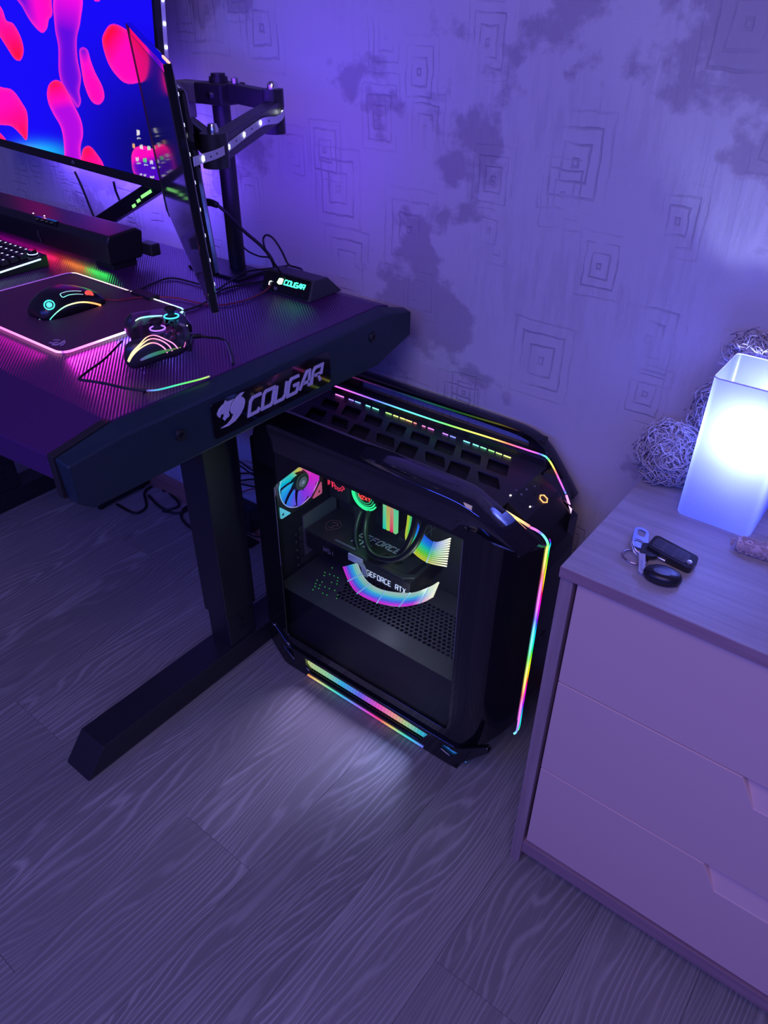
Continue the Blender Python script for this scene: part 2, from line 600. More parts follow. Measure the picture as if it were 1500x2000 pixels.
# block letters as strokes on a unit grid
FONT = {
    'C': [[(1, 1), (0.2, 1), (0, 0.8), (0, 0), (0.85, 0), (1, 0.18)]],
    'O': [[(0.18, 1), (1, 1), (1, 0.15), (0.85, 0), (0, 0), (0, 0.85), (0.18, 1)]],
    'U': [[(0, 1), (0, 0), (0.82, 0), (1, 0.18), (1, 1)]],
    'G': [[(1, 1), (0.2, 1), (0, 0.8), (0, 0), (0.9, 0), (1, 0.1), (1, 0.5), (0.5, 0.5)]],
    'A': [[(0, 0), (0.55, 1), (0.85, 1), (1, 0)], [(0.25, 0.32), (0.95, 0.32)]],
    'R': [[(0, 0), (0, 0.8), (0.2, 1), (1, 1), (1, 0.5), (0.25, 0.5)], [(0.6, 0.5), (1, 0)]],
    'N': [[(0, 0), (0, 1), (1, 0), (1, 1)]],
    'Z': [[(0, 1), (1, 1), (0, 0), (1, 0)]],
    'X': [[(0, 0), (1, 1)], [(0, 1), (1, 0)]],
    'T': [[(0, 1), (1, 1)], [(0.5, 1), (0.5, 0)]],
    'E': [[(1, 1), (0, 1), (0, 0), (1, 0)], [(0, 0.5), (0.85, 0.5)]],
    'F': [[(1, 1), (0, 1), (0, 0)], [(0, 0.5), (0.85, 0.5)]],
    'M': [[(0, 0), (0, 1), (0.5, 0.3), (1, 1), (1, 0)]],
    'S': [[(1, 1), (0, 1), (0, 0.5), (1, 0.5), (1, 0), (0, 0)]],
    'I': [[(0.5, 0), (0.5, 1)]],
}


def stroke_quads(bm, pts, w, th, fn):
    """thick polyline in 2D (mitred) extruded by th, mapped by fn(x,y,z)"""
    P = [Vector(p).to_2d() for p in pts]; L = len(P)
    closed = (P[0] - P[-1]).length < 1e-6
    if closed:
        P = P[:-1]; L -= 1
    left = []; right = []
    for i in range(L):
        if closed:
            d0 = (P[i] - P[i - 1]).normalized(); d1 = (P[(i + 1) % L] - P[i]).normalized()
        else:
            d1 = (P[i + 1] - P[i]).normalized() if i < L - 1 else (P[i] - P[i - 1]).normalized()
            d0 = (P[i] - P[i - 1]).normalized() if i > 0 else d1
        n0 = Vector((-d0.y, d0.x)); n1 = Vector((-d1.y, d1.x))
        m = (n0 + n1)
        m = m.normalized() if m.length > 1e-6 else n1
        k = 1 / max(0.35, m.dot(n1))
        left.append(P[i] + m * (w / 2 * k)); right.append(P[i] - m * (w / 2 * k))
    idx = range(L) if closed else range(L - 1)
    vl = [(bm.verts.new(fn(l.x, l.y, 0)), bm.verts.new(fn(r.x, r.y, 0)), bm.verts.new(fn(l.x, l.y, th)), bm.verts.new(fn(r.x, r.y, th))) for l, r in zip(left, right)]
    for i in idx:
        a = vl[i]; b = vl[(i + 1) % L]
        bm.faces.new((a[2], a[3], b[3], b[2])); bm.faces.new((a[0], b[0], b[1], a[1]))
        bm.faces.new((a[0], a[2], b[2], b[0])); bm.faces.new((a[1], b[1], b[3], a[3]))
    if not closed:
        for q in (vl[0], vl[-1]):
            bm.faces.new((q[0], q[1], q[3], q[2]))


def lettering(name, text, o, u, v, h, adv, w, th, material, parent, slant=0.0, cw=0.7, **kw):
    """stroke text: o = base start, u/v unit directions, h height, adv advance per letter, cw letter width"""
    o = Vector(o); u = Vector(u); v = Vector(v); nrm = u.cross(v)
    bm = bmesh.new(); x = 0.0
    for ch in text:
        if ch != ' ':
            for st in FONT[ch]:
                stroke_quads(bm, [(x + px * cw * h + slant * py * h, py * h) for px, py in st], w, th,
                             lambda X, Y, Z: o + u * X + v * Y + nrm * Z)
        x += adv
    return from_bm(name, bm, material, parent, **kw)


def color_mesh(me, fn):
    at = me.color_attributes.new('Col', 'FLOAT_COLOR', 'POINT')
    arr = np.ones((len(me.vertices), 4), dtype=np.float32)
    for i, v in enumerate(me.vertices):
        arr[i, :3] = fn(v.co)
    at.data.foreach_set('color', arr.ravel())


def hue(h, s=1.0, v=1.0):
    import colorsys
    return colorsys.hsv_to_rgb(h % 1.0, s, v)


def lerp_stops(stops, t):
    for (t0, c0), (t1, c1) in zip(stops[:-1], stops[1:]):
        if t <= t1:
            k = 0 if t1 == t0 else max(0.0, (t - t0) / (t1 - t0))
            return tuple(a + (b - a) * k for a, b in zip(c0, c1))
    return stops[-1][1]


# ================================================================== the setting
WALL_Y = 1.172
FLOOR_M = make_floor_mat()
WALL_M = make_wallpaper()
OAKX = make_wood('light_oak_along_x', (0.44, 0.41, 0.42), (0.35, 0.32, 0.33), (0.05, 1, 1))
OAKZ = make_wood('light_oak_upright', (0.42, 0.31, 0.29), (0.34, 0.24, 0.23), (1, 1, 0.05))
BASEW = make_wood('brown_skirting_wood', (0.42, 0.22, 0.16), (0.30, 0.15, 0.11), (0.05, 1, 1))

wall = part_box('wall_back', WALL_M, None, -4.0, 2.2, WALL_Y, WALL_Y + 0.10, -0.02, 2.6)
tag(wall, 'pale wallpaper wall with nested squares lit violet', 'wall', kind='structure')
floor = part_box('floor', mat('subfloor', (0.05, 0.045, 0.05), 0.9), None, -4.0, 2.2, -1.6, WALL_Y, -0.05, -0.0085)
tag(floor, 'grey limed oak laminate floor of long planks', 'floor', kind='structure')
PW = 0.177
PLEN = 1.285
GAP = 0.0002
k0 = int(math.floor((-4.0 + 0.823) / PW)); k1 = int(math.ceil((2.2 + 0.823) / PW))
for k in range(k0, k1):
    xa = max(-4.0, -0.823 + k * PW); xb = min(2.2, -0.823 + (k + 1) * PW)
    if xb - xa < 0.01:
        continue
    off = 0.448 if k == 0 else (0.448 + (k * 0.43) % PLEN + random.uniform(-0.08, 0.08))
    j = -3
    while True:
        ya = off + j * PLEN; yb = ya + PLEN; j += 1
        if ya > WALL_Y:
            break
        ya = max(ya, -1.6); yb = min(yb, WALL_Y)
        if yb - ya < 0.02:
            continue
        bm = bmesh.new()
        cx, cy = (xa + xb) / 2, (ya + yb) / 2
        box(bm, xa - cx + GAP, xb - cx - GAP, ya - cy + GAP, yb - cy - GAP, -0.008, 0.0)
        me = bpy.data.meshes.new('plank'); bm.to_mesh(me); bm.free()
        o = bpy.data.objects.new('plank', me); COL.objects.link(o)
        me.materials.append(FLOOR_M)
        o.parent = floor; o.location = (cx, cy, 0)
        md = o.modifiers.new('bevel', 'BEVEL'); md.width = 0.0004; md.segments = 1
bb = bmesh.new()
prism(bb, [(-4.0, WALL_Y - 0.014, 0), (-4.0, WALL_Y, 0), (-4.0, WALL_Y, 0.062), (-4.0, WALL_Y - 0.006, 0.062), (-4.0, WALL_Y - 0.014, 0.045)], (6.2, 0, 0))
tag(from_bm('baseboard_back', bb, BASEW), 'brown wooden skirting board along the wallpaper wall', 'skirting', kind='structure')

# ================================================================== chest of drawers
CX0, CX1, CY0, CY1 = -0.287, 0.513, 0.764, 1.160
chest = thing('chest_of_drawers', ((CX0 + CX1) / 2, (CY0 + CY1) / 2, 0), 'pale three-drawer chest with light oak frame under the glowing lamp', 'chest')
DRAWER_M = mat('matt_white_drawer', (0.76, 0.54, 0.46), 0.55, bump=(420, 0.12, 0.0004))
part_box('top_board', OAKX, chest, CX0 - 0.001, CX1 + 0.001, CY0 - 0.003, CY1 + 0.006, 0.677, 0.695, bevel=0.0008)
OAKE = make_wood('brown_oak_edging', (0.40, 0.26, 0.27), (0.31, 0.19, 0.20), (0.05, 1, 1))
part_box('edge_band', OAKE, chest, CX0 - 0.001, CX1 + 0.001, CY0 - 0.0042, CY0 - 0.0031, 0.6775, 0.6943)
part_box('side_panel', OAKZ, chest, CX0, CX0 + 0.019, CY0, CY1, 0.0, 0.677, bevel=0.0006)
part_box('side_panel', OAKZ, chest, CX1 - 0.019, CX1, CY0, CY1, 0.0, 0.677, bevel=0.0006)
part_box('back_board', OAKZ, chest, CX0 + 0.019, CX1 - 0.019, CY1 - 0.006, CY1, 0.05, 0.677)
part_box('bottom_rail', OAKE, chest, CX0 + 0.019, CX1 - 0.019, CY0 + 0.002, CY1 - 0.006, 0.036, 0.066, bevel=0.0008)
DX0, DX1 = -0.2625, 0.4885
for i, (za, zb) in enumerate(((0.4870, 0.6735), (0.2840, 0.4838), (0.0770, 0.2808))):
    n0, n1 = 0.003, 0.223
    out = [(DX0, za), (DX1, za), (DX1, zb), (n1, zb), (n1 - 0.026, zb - 0.045), (n0 + 0.026, zb - 0.045), (n0, zb), (DX0, zb)]
    dr = plate('drawer', [out], 0.016, (0, CY0 + 0.010, 0), (1, 0, 0), (0, 0, 1), DRAWER_M, chest, bevel=0.0010)
    # the scooped finger pull let into the top edge, sloping back into the front
    bm = bmesh.new()
    yb, yf = CY0 + 0.0165, CY0 + 0.0035
    prism(bm, [(n0 + 0.026, yf, zb - 0.0455), (n1 - 0.026, yf, zb - 0.0455), (n1, yb, zb - 0.001), (n0, yb, zb - 0.001)], (0, 0.004, -0.0005))
    from_bm('finger_pull', bm, DRAWER_M, dr, label='sloping scooped finger pull')
    part_box('drawer_box', DRAWER_M, dr, DX0 + 0.012, DX1 - 0.012, CY0 + 0.026, CY1 - 0.03, za + 0.01, zb - 0.06)

# ================================================================== desk
DT = 0.850
desk = thing('gaming_desk', (-1.50, 0.78, 0), 'black gaming desk with ribbed top and branded side panel', 'desk')
RIB = make_desk_top_mat()
bm = bmesh.new()
XR, XL = -0.829, -2.33
prof = [(0.390, 0.834), (0.476, DT), (1.056, DT), (1.085, 0.842), (1.085, 0.812), (0.50, 0.805), (0.390, 0.797)]
vr = [bm.verts.new((XR, y, z)) for y, z in prof]
vm_ = [bm.verts.new((-1.00, y - (0.016 if i in (0, 6) else 0), z)) for i, (y, z) in enumerate(prof)]
vl = [bm.verts.new((XL, y - (0.016 if i in (0, 6) else 0), z)) for i, (y, z) in enumerate(prof)]
for A, B in ((vr, vm_), (vm_, vl)):
    for i in range(7):
        bm.faces.new((A[i], A[(i + 1) % 7], B[(i + 1) % 7], B[i]))
bm.faces.new(vr); bm.faces.new(vl[::-1])
from_bm('tabletop', bm, RIB, desk, bevel=0.0015)

PANEL_M = mat('matt_black_panel_teal_spill', (0.008, 0.024, 0.036), 0.42, bump=(900, 0.10, 0.0003))  # black panel; teal spill from the tower lights put into its colour
IN = [(0.390, 0.8335), (0.476, 0.8499), (1.052, 0.8499), (1.132, 0.826), (1.132, 0.778), (1.030, 0.748), (0.420, 0.750), (0.394, 0.768)]
OUT = [(0.391, 0.8300), (0.480, 0.8385), (1.046, 0.8420), (1.118, 0.827), (1.118, 0.782), (1.017, 0.754), (0.412, 0.757), (0.391, 0.774)]
bm = bmesh.new()
a = [bm.verts.new((-0.8285, y, z)) for y, z in IN]
b = [bm.verts.new((-0.8000, y, z)) for y, z in OUT]
for i in range(8):
    bm.faces.new((a[i], a[(i + 1) % 8], b[(i + 1) % 8], b[i]))
bm.faces.new(a); bm.faces.new(b[::-1])
panel = from_bm('side_panel', bm, PANEL_M, desk, bevel=0.003, seg=3)
# the dark cap strip where the top slopes down at the front
bm = bmesh.new()
prism(bm, [(-0.8420, 0.3885, 0.772), (-0.8420, 0.3885, 0.8350), (-0.8420, 0.472, 0.8503), (-0.8420, 0.480, 0.8499), (-0.8420, 0.470, 0.80), (-0.842, 0.42, 0.766)], (0.0135, 0, 0))
from_bm('edge_trim', bm, RUBBER, desk, bevel=0.001)
for (y, z) in ((0.5640, 0.8020), (1.0010, 0.8125)):
    bo = part_lathe('bolt', BLACK, panel, [(0.0, 0.0005), (0.004, 0.0005), (0.0045, 0.003), (0.0085, 0.003), (0.0095, 0.0), (0.0095, -0.001)][::-1], (-0.800, y, z), 'X', 20)
badge = plate('badge_plate', [rrect(0.622, 0.884, 0.7685, 0.8265, 0.006)], 0.0016, (-0.7995, 0, 0), (0, 1, 0), (0, 0, 1), GLOSS, panel)
LETTER_M = mat('brushed_lilac_steel', (0.72, 0.70, 0.86), 0.35, 0.15)
_ly0, _ly1 = PX(484, 796, -0.7985).y, PX(633, 705, -0.7985).y
lettering('lettering', 'COUGAR', (-0.7985, _ly0, 0.7815), (0, 1, 0), (0, 0, 1), 0.0265, (_ly1 - _ly0 - 0.0075) / 5.95, 0.0050, 0.0016, LETTER_M, panel, slant=0.28, cw=0.84)


def px_poly(pts, ox, oy, sc, X):
    return [(p.y, p.z) for p in (PX(ox + x / sc, oy + y / sc, X) for x, y in pts)]


head = [(218, 745), (236, 700), (262, 665), (288, 640), (300, 608), (312, 622), (385, 590), (358, 632), (342, 672), (336, 705), (330, 725), (338, 745), (330, 768), (312, 778), (292, 806), (274, 790), (286, 765), (282, 742), (268, 738), (252, 752), (246, 780), (226, 768)]
mane = [(482, 524), (448, 538), (408, 578), (372, 628), (348, 680), (346, 712), (358, 738), (378, 744), (362, 790), (320, 840), (256, 882), (330, 856), (396, 806), (446, 742), (478, 676), (489, 622), (484, 590), (466, 574), (448, 574), (462, 552)]
plate('emblem', [px_poly(head, 380, 660, 5, -0.7985), px_poly([(246, 712), (262, 702), (256, 716)], 380, 660, 5, -0.7985), px_poly(mane, 380, 660, 5, -0.7985)], 0.0016, (-0.7980, 0, 0), (0, 1, 0), (0, 0, 1), LETTER_M, panel, label='silver cougar head emblem')

LEG_M = mat('black_powder_coat', (0.020, 0.021, 0.026), 0.40, bump=(700, 0.15, 0.0003))


def desk_leg(x0):
    bm = bmesh.new()
    prism(bm, [(x0, 0.375, 0.004), (x0, 0.424, 0.062), (x0, 1.04, 0.062), (x0, 1.085, 0.004)], (0.077, 0, 0))
    foot = from_bm('foot', bm, LEG_M, desk, bevel=0.002)
    for y in (0.43, 1.03):
        part_lathe('foot_pad', RUBBER, foot, [(0.016, 0.0), (0.016, 0.0045)], (x0 + 0.038, y, 0.0), 'Z', 16)
    leg = part_box('leg', LEG_M, desk, x0 + 0.001, x0 + 0.076, 0.770, 0.862, 0.150, 0.762, bevel=0.004)
    part_box('inner_tube', LEG_M, leg, x0 + 0.005, x0 + 0.072, 0.776, 0.856, 0.062, 0.150, bevel=0.003)
    part_box('clamp_plate', LEG_M, leg, x0 + 0.010, x0 + 0.066, 0.862, 0.872, 0.48, 0.60, bevel=0.003)
    part_box('top_bracket', LEG_M, desk, x0 + 0.004, x0 + 0.073, 0.47, 1.03, 0.762, 0.806, bevel=0.002)
    for z in (0.105, 0.128):
        part_lathe('bolt', SATIN, leg, [(0.005, 0.0), (0.005, 0.002), (0.0, 0.002)], (x0 + 0.072, 0.815, z), 'X', 12)


desk_leg(-1.115)
desk_leg(-2.147)
part_box('cross_beam', LEG_M, desk, -2.07, -1.115, 0.785, 0.845, 0.705, 0.760, bevel=0.003)

# control hub standing on the back corner of the desk
HUBX0, HUBX1 = -1.068, -0.934
hp = [PX(605, 594, HUBX1), PX(614, 549, HUBX1), PX(642, 542, HUBX1), PX(669, 580, HUBX1)]
hp[0].z = hp[3].z = DT
bm = bmesh.new()
va = [bm.verts.new((HUBX1 + (0.0 if i in (0, 3) else -0.002), q.y, q.z)) for i, q in enumerate(hp)]
vb = [bm.verts.new((HUBX0 + (0.0 if i in (0, 3) else 0.016), q.y, q.z)) for i, q in enumerate(hp)]
for i in range(4):
    bm.faces.new((va[i], va[(i + 1) % 4], vb[(i + 1) % 4], vb[i]))
bm.faces.new(va); bm.faces.new(vb[::-1])
hub = thing('control_hub', ((HUBX0 + HUBX1) / 2, (hp[0].y + hp[3].y) / 2, DT), 'black wedge-shaped control hub with green lit lettering on the desk corner', 'control hub')
from_bm('housing', bm, DARKGREY, hub, bevel=0.002)
fu = Vector((1, 0, 0)); fv = (hp[1] - hp[0]).normalized(); fh = (hp[1] - hp[0]).length
fn_ = fu.cross(fv)
fo = Vector((HUBX0, hp[0].y, hp[0].z)) + fn_ * 0.0008
face = plate('front_face', [rrect(0.010, 0.128, 0.003, fh - 0.003, 0.004)], 0.0012, fo, fu, fv, GLOSS, hub)
GREENGLOW = mat('green_backlight', (0.02, 0.3, 0.15), 0.4, emit=(0.05, 1.0, 0.45), estr=3.0)
lettering('backlit_lettering', 'COUGAR', fo + fu * 0.064 + fv * (fh * 0.50) + fn_ * 0.0008, fu, fv, 0.0085, 0.0088, 0.0021, 0.0004, GREENGLOW, hub, slant=0.2, cw=0.8)
plate('backlit_emblem', [[(0.046, fh * 0.5), (0.050, fh * 0.72), (0.056, fh * 0.75), (0.061, fh * 0.72), (0.059, fh * 0.48), (0.052, fh * 0.44)]], 0.0008, fo + fn_ * 0.0009, fu, fv, mat('pale_green_backlight', (0.1, 0.3, 0.2), 0.4, emit=(0.55, 1.0, 0.5), estr=2.5), hub)
for x in (0.032, 0.045, 0.062, 0.080, 0.098, 0.115):
    plate('port', [rrect(x - 0.004, x + 0.004, fh * 0.15, fh * 0.30, 0.001)], 0.0006, fo + fn_ * 0.0008, fu, fv, SATIN if x != 0.045 else SILVER, hub)
tube('small_loop_light', [fo + fu * 0.028 + fv * (fh * 0.30) + fn_ * 0.002, fo + fu * 0.029 + fv * (fh * 0.45) + fn_ * 0.003, fo + fu * 0.034 + fv * (fh * 0.50) + fn_ * 0.003], 0.0008, mat('white_backlight', (0.5, 0.5, 0.5), 0.4, emit=(0.9, 0.92, 1), estr=2.0), hub)
# ================================================================== PC tower
pc = thing('computer_tower', (-0.70, 1.0, 0), 'large black computer tower with rainbow light strips and glass window', 'computer')
STEEL = mat('black_case_steel', (0.016, 0.017, 0.024), 0.42, 0.2)
INNER = mat('dark_inner_steel', (0.045, 0.048, 0.055), 0.5, 0.3)
YN = 0.866      # near side face
RAIN = glow_mat('rainbow_light_strip', 1.7)
RAIN_SOFT = glow_mat('rainbow_diffuser', 0.85, 0.06, 0.35)


def rain(h, w=0.25):
    c = hue(h)
    return tuple(x * (1 - w) + w for x in c)


# shell
part_box('rear_panel', STEEL, pc, -1.004, -0.996, 0.885, 1.130, 0.06, 0.606)
part_box('far_side_panel', STEEL, pc, -0.996, -0.49, 1.130, 1.136, 0.06, 0.606)
part_box('bottom_pan', STEEL, pc, -0.996, -0.47, 0.885, 1.130, 0.060, 0.068)
part_box('motherboard_tray', INNER, pc, -0.994, -0.50, 1.112, 1.128, 0.07, 0.604)
part_box('front_bulkhead', INNER, pc, -0.508, -0.500, 0.885, 1.112, 0.07, 0.604)
# near side panel: black frame with a clipped-corner window
outer = round_poly([(-1.004, 0.062), (-0.492, 0.045), (-0.492, 0.604), (-1.004, 0.604)], 0.012)
hole = round_poly([(-0.948, 0.095), (-0.508, 0.095), (-0.479, 0.125), (-0.479, 0.578), (-0.872, 0.578), (-0.948, 0.503)], 0.006)
hole = [(min(x, -0.500), z) for x, z in hole]
sp = plate('side_panel', [outer, hole], 0.006, (0, YN + 0.003, 0), (1, 0, 0), (0, 0, 1), GLOSS, pc)
GLASS = bpy.data.materials.new('tinted_glass'); GLASS.use_nodes = True
_nt = GLASS.node_tree
for _n in list(_nt.nodes):
    if _n.type != 'OUTPUT_MATERIAL':
        _nt.nodes.remove(_n)
_tr = N(_nt, 'ShaderNodeBsdfTransparent'); _tr.inputs[0].default_value = (0.86, 0.87, 0.90, 1)
_gl = N(_nt, 'ShaderNodeBsdfGlossy'); _gl.inputs['Roughness'].default_value = 0.03; _gl.inputs[0].default_value = (0.9, 0.9, 0.95, 1)
_mx = N(_nt, 'ShaderNodeMixShader')
_mx.inputs[0].default_value = 0.025; _nt.links.new(_tr.outputs[0], _mx.inputs[1]); _nt.links.new(_gl.outputs[0], _mx.inputs[2])
_nt.links.new(_mx.outputs[0], [n for n in _nt.nodes if n.type == 'OUTPUT_MATERIAL'][0].inputs[0])
plate('window_pane', [[(x, z) for x, z in hole]], 0.002, (0, YN + 0.0032, 0), (1, 0, 0), (0, 0, 1), GLASS, pc)
for (xa, xb, za, zb) in ((-0.9475, -0.9462, 0.30, 0.500), (-0.5015, -0.5003, 0.30, 0.572)):
    part_box('pane_edge', GREYMETAL, sp, xa, xb, YN - 0.0006, YN + 0.0004, za, zb)

# curved front flanks, top slope and front face
FP = [(-0.49, 0.612), (-0.478, 0.612), (-0.440, 0.588), (-0.412, 0.556), (-0.398, 0.525), (-0.394, 0.49), (-0.394, 0.15), (-0.402, 0.115), (-0.455, 0.045), (-0.49, 0.045)]
bm = bmesh.new(); prism(bm, [(x, 0.9655, z) for x, z in FP], (0, 0.118, 0))
front = from_bm('front_panel', bm, SATIN, pc, bevel=0.003)


def flank(sign):
    yc = 1.0245
    plan = [(-0.4915, 0.866), (-0.470, 0.8675), (-0.445, 0.876), (-0.424, 0.895), (-0.408, 0.922), (-0.399, 0.950), (-0.3955, 0.9655)]
    if sign > 0:
        plan = [(x, 2 * 1.0 + 0.005 - y) for x, y in plan]
        plan = [(x, y + 0.0) for x, y in plan]
        plan[-1] = (-0.3955, 1.083)
    def top(x): return 0.604 if x < -0.478 else max(0.545, 0.604 - (x + 0.478) * 0.60)
    def bot(x): return 0.045 if x < -0.470 else 0.045 + (x + 0.470) * 0.95
    bm = bmesh.new()
    rows = []
    for (x, y) in plan:
        zs = [bot(x) + (top(x) - bot(x)) * k / 4 for k in range(5)]
        rows.append([bm.verts.new((x, y, z)) for z in zs])
    for a, b in zip(rows[:-1], rows[1:]):
        for k in range(4):
            bm.faces.new((a[k], b[k], b[k + 1], a[k + 1]))
    # cap the top and bottom towards the case centre
    yin = 0.9655 if sign < 0 else 1.083
    inn_t = [bm.verts.new((x, yin, top(x))) for x, y in plan[:-1]]
    inn_b = [bm.verts.new((x, yin, bot(x))) for x, y in plan[:-1]]
    inn_t.append(rows[-1][-1]); inn_b.append(rows[-1][0])
    for i in range(len(plan) - 2):
        bm.faces.new((rows[i][-1], rows[i + 1][-1], inn_t[i + 1], inn_t[i]))
        bm.faces.new((rows[i][0], inn_b[i], inn_b[i + 1], rows[i + 1][0]))
    bm.faces.new((rows[-2][-1], rows[-1][-1], inn_t[-2])); bm.faces.new((rows[-2][0], inn_b[-2], rows[-1][0]))
    o = from_bm('front_flank', bm, GLOSS, pc, smooth=True)
    o.data.set_sharp_from_angle(angle=math.radians(35))
    return o


fl = flank(-1)
flank(1)
# rounded door outline let into the near flank
bm = bmesh.new()
# latch on the front face
plate('front_latch', [round_poly([(0.990, 0.300), (1.004, 0.318), (1.020, 0.322), (1.022, 0.300), (1.004, 0.285)], 0.004)], 0.002, (-0.3935, 0, 0), (0, 1, 0), (0, 0, 1), BLACK, front)
bm.free()

# perforated top
def para(cx, cy, w, h, sk):
    return round_poly([(cx - w / 2 - sk / 2, cy - h / 2), (cx + w / 2 - sk / 2, cy - h / 2), (cx + w / 2 + sk / 2, cy + h / 2), (cx - w / 2 + sk / 2, cy + h / 2)], 0.005, 3)


holes = []
for i in range(8):
    holes.append(para(-0.955 + i * 0.058, 1.052, 0.043, 0.040 if i % 2 else 0.034, -0.018))
for i in range(8):
    hh = 0.060 if i % 2 == 0 else 0.034
    holes.append(para(-0.945 + i * 0.058, 0.992 + (0.0 if i % 2 == 0 else 0.012), 0.043, hh, -0.024))
for i in range(7):
    ww = 0.094 if i == 0 else 0.046
    holes.append(para(-0.930 + i * 0.066, 0.936 + (0.0 if i % 2 else -0.002), ww, 0.030, -0.014))
topo = [(-1.000, 0.905), (-0.478, 0.905), (-0.478, 1.105), (-1.000, 1.105)]
holes = [h for h in holes if max(x for x, y in h) < -0.486 and min(x for x, y in h) > -0.995]
TOPM = mat('blue_black_case_top', (0.030, 0.029, 0.042), 0.45, 0.2)
topp = plate('top_panel', [topo] + holes, 0.006, (0, 0, 0.609), (1, 0, 0), (0, 1, 0), TOPM, pc)
MESH = mat('vent_mesh', (0.010, 0.010, 0.014), 0.6, bump=(2500, 0.6, 0.0006))
part_box('vent_mesh', MESH, topp, -0.998, -0.480, 0.907, 1.103, 0.597, 0.601)
for ys in ((0.889, 0.9045), (1.1055, 1.132)):
    part_box('top_rail', BLACK, pc, -1.000, -0.480, ys[0], ys[1], 0.598, 0.628, bevel=0.004)
# short light dashes shining up through the top vents
dash = [(395, 432), (455, 477), (484, 508), (532, 552), (562, 590), (622, 648), (656, 678), (686, 708), (712, 740), (748, 760), (786, 800), (812, 838), (878, 902), (912, 936), (972, 1000), (1014, 1040), (1048, 1074), (1084, 1110), (1118, 1144), (1152, 1184)]
for (a_, b_) in dash:
    def dp(u):
        px = 480 + u / 2.2727; py = 771 + (px - 655) * (893 - 771) / (1005 - 655)
        q = PZ(px, py, 0.6135); q.y = 1.092; return q
    qa, qb = dp(a_), dp(b_)
    h0 = 0.86 - (qa.x + 0.98) / 0.25
    me = sweep_mesh('light_dash', [[qa, (qa + qb) / 2, qb]], 0.0011, 6, lambda pi, t, h=h0: rain(h, 0.22))
    finish('light_dash', me, RAIN, topp)

# long light strips
far_px = [(653, 753.5), (760, 791), (860, 825), (960, 856), (1030, 879), (1060, 889), (1070, 896), (1080, 911), (1092, 936), (1105, 964)]
farp = [PY(x, y, 1.092) for x, y in far_px]
farp = catmull(farp, 5)
def farcol(pi, t):
    x = -0.98 + 0.56 * t
    return rain(0.86 - (x + 0.98) / 0.25, 0.12)
finish('light_strip', sweep_mesh('light_strip', [farp], 0.0015, 8, farcol), RAIN, pc, smooth=True)
f2 = catmull([PY(x, y, 1.088) for x, y in ((1106, 967), (1112, 985), (1117, 1003), (1118, 1010))], 4)
finish('light_strip', sweep_mesh('light_strip', [f2], 0.002, 8, lambda pi, t: lerp_stops([(0, (1, 0.25, 0.9)), (0.7, (0.8, 0.6, 1)), (1, (0.7, 0.9, 1))], t)), RAIN, pc, smooth=True)
n1 = [PY(x, y, Y) for x, y, Y in ((945, 978, 0.912), (962, 986, 0.917), (985, 998, 0.925), (1010, 1013, 0.936), (1034, 1028, 0.948))]
n1 = catmull(n1, 5)
finish('light_strip', sweep_mesh('light_strip', [n1], lambda t: 0.0024, 8, lambda pi, t: lerp_stops([(0, (0.75, 0.9, 0.2)), (0.35, (1, 0.95, 0.5)), (0.75, (1, 0.7, 0.2)), (1, (1, 0.25, 0.25))], t)), RAIN, pc, smooth=True)
n2 = [PY(x, y, Y) for x, y, Y in ((1036, 1030, 0.9485), (1050, 1037, 0.956), (1062, 1047, 0.962), (1070, 1062, 0.965), (1071, 1080, 0.965))]
zb_ = PY(1008, 1424, 0.965)
top_ = n2[-1]
n2 += [Vector((-0.3945, 0.965, top_.z + (zb_.z - top_.z) * k / 8)) for k in range(1, 9)]
n2 += [Vector((-0.3985, 0.962, zb_.z - 0.013))]
n2[4].x = -0.3945
n2 = catmull(n2, 6)
zt_ = max(p.z for p in n2)
def nearcol(pi, t):
    return rain(0.92 - t * 2.45, 0.16)
finish('light_strip', sweep_mesh('light_strip', [n2], 0.0021, 8, nearcol), RAIN, pc, smooth=True)
n3 = [p + Vector((0.0010, 0.0075, 0.0)) for p in n2[16:-4]]
finish('strip_reflection', sweep_mesh('strip_reflection', [n3], 0.0008, 6, lambda pi, t: hue(0.75 - t * 2.45)), RAIN, pc, smooth=True)  # glowing line added as the strip's reflection in the glossy front edge

# power ring, ports and marks on the sloping front top
from mathutils.bvhtree import BVHTree
_bmf = bmesh.new(); _bmf.from_mesh(front.data); _bmf.transform(Matrix.Translation(ORIGIN[front.name]))
_fbvh = BVHTree.FromBMesh(_bmf); _bmf.free()
def on_slope(px, py, lift=0.0015):
    """point of the sloping top met by a line of sight, with its normal and fall line"""
    loc, nn, i_, d_ = _fbvh.ray_cast(Vector((0, 0, CAM_H)), ray(px, py).normalized())
    if loc is None:
        return None, None, None
    nn = nn if nn.z > 0 else -nn
    t2 = Vector((0, 1, 0)).cross(nn).normalized()
    return loc + nn * lift, nn, t2
hc, hn, ht = on_slope(1061, 975)
hs = Vector((0, 1, 0))
ring = [hc + (math.cos(math.radians(60 * k + 30)) * hs + math.sin(math.radians(60 * k + 30)) * ht) * 0.0085 for k in range(6)]
me = sweep_mesh('power_ring', [ring], 0.0012, 6, lambda pi, t: (1, 0.45, 0.15), closed=True)
finish('power_ring', me, RAIN, front, label='glowing orange hexagonal power ring')
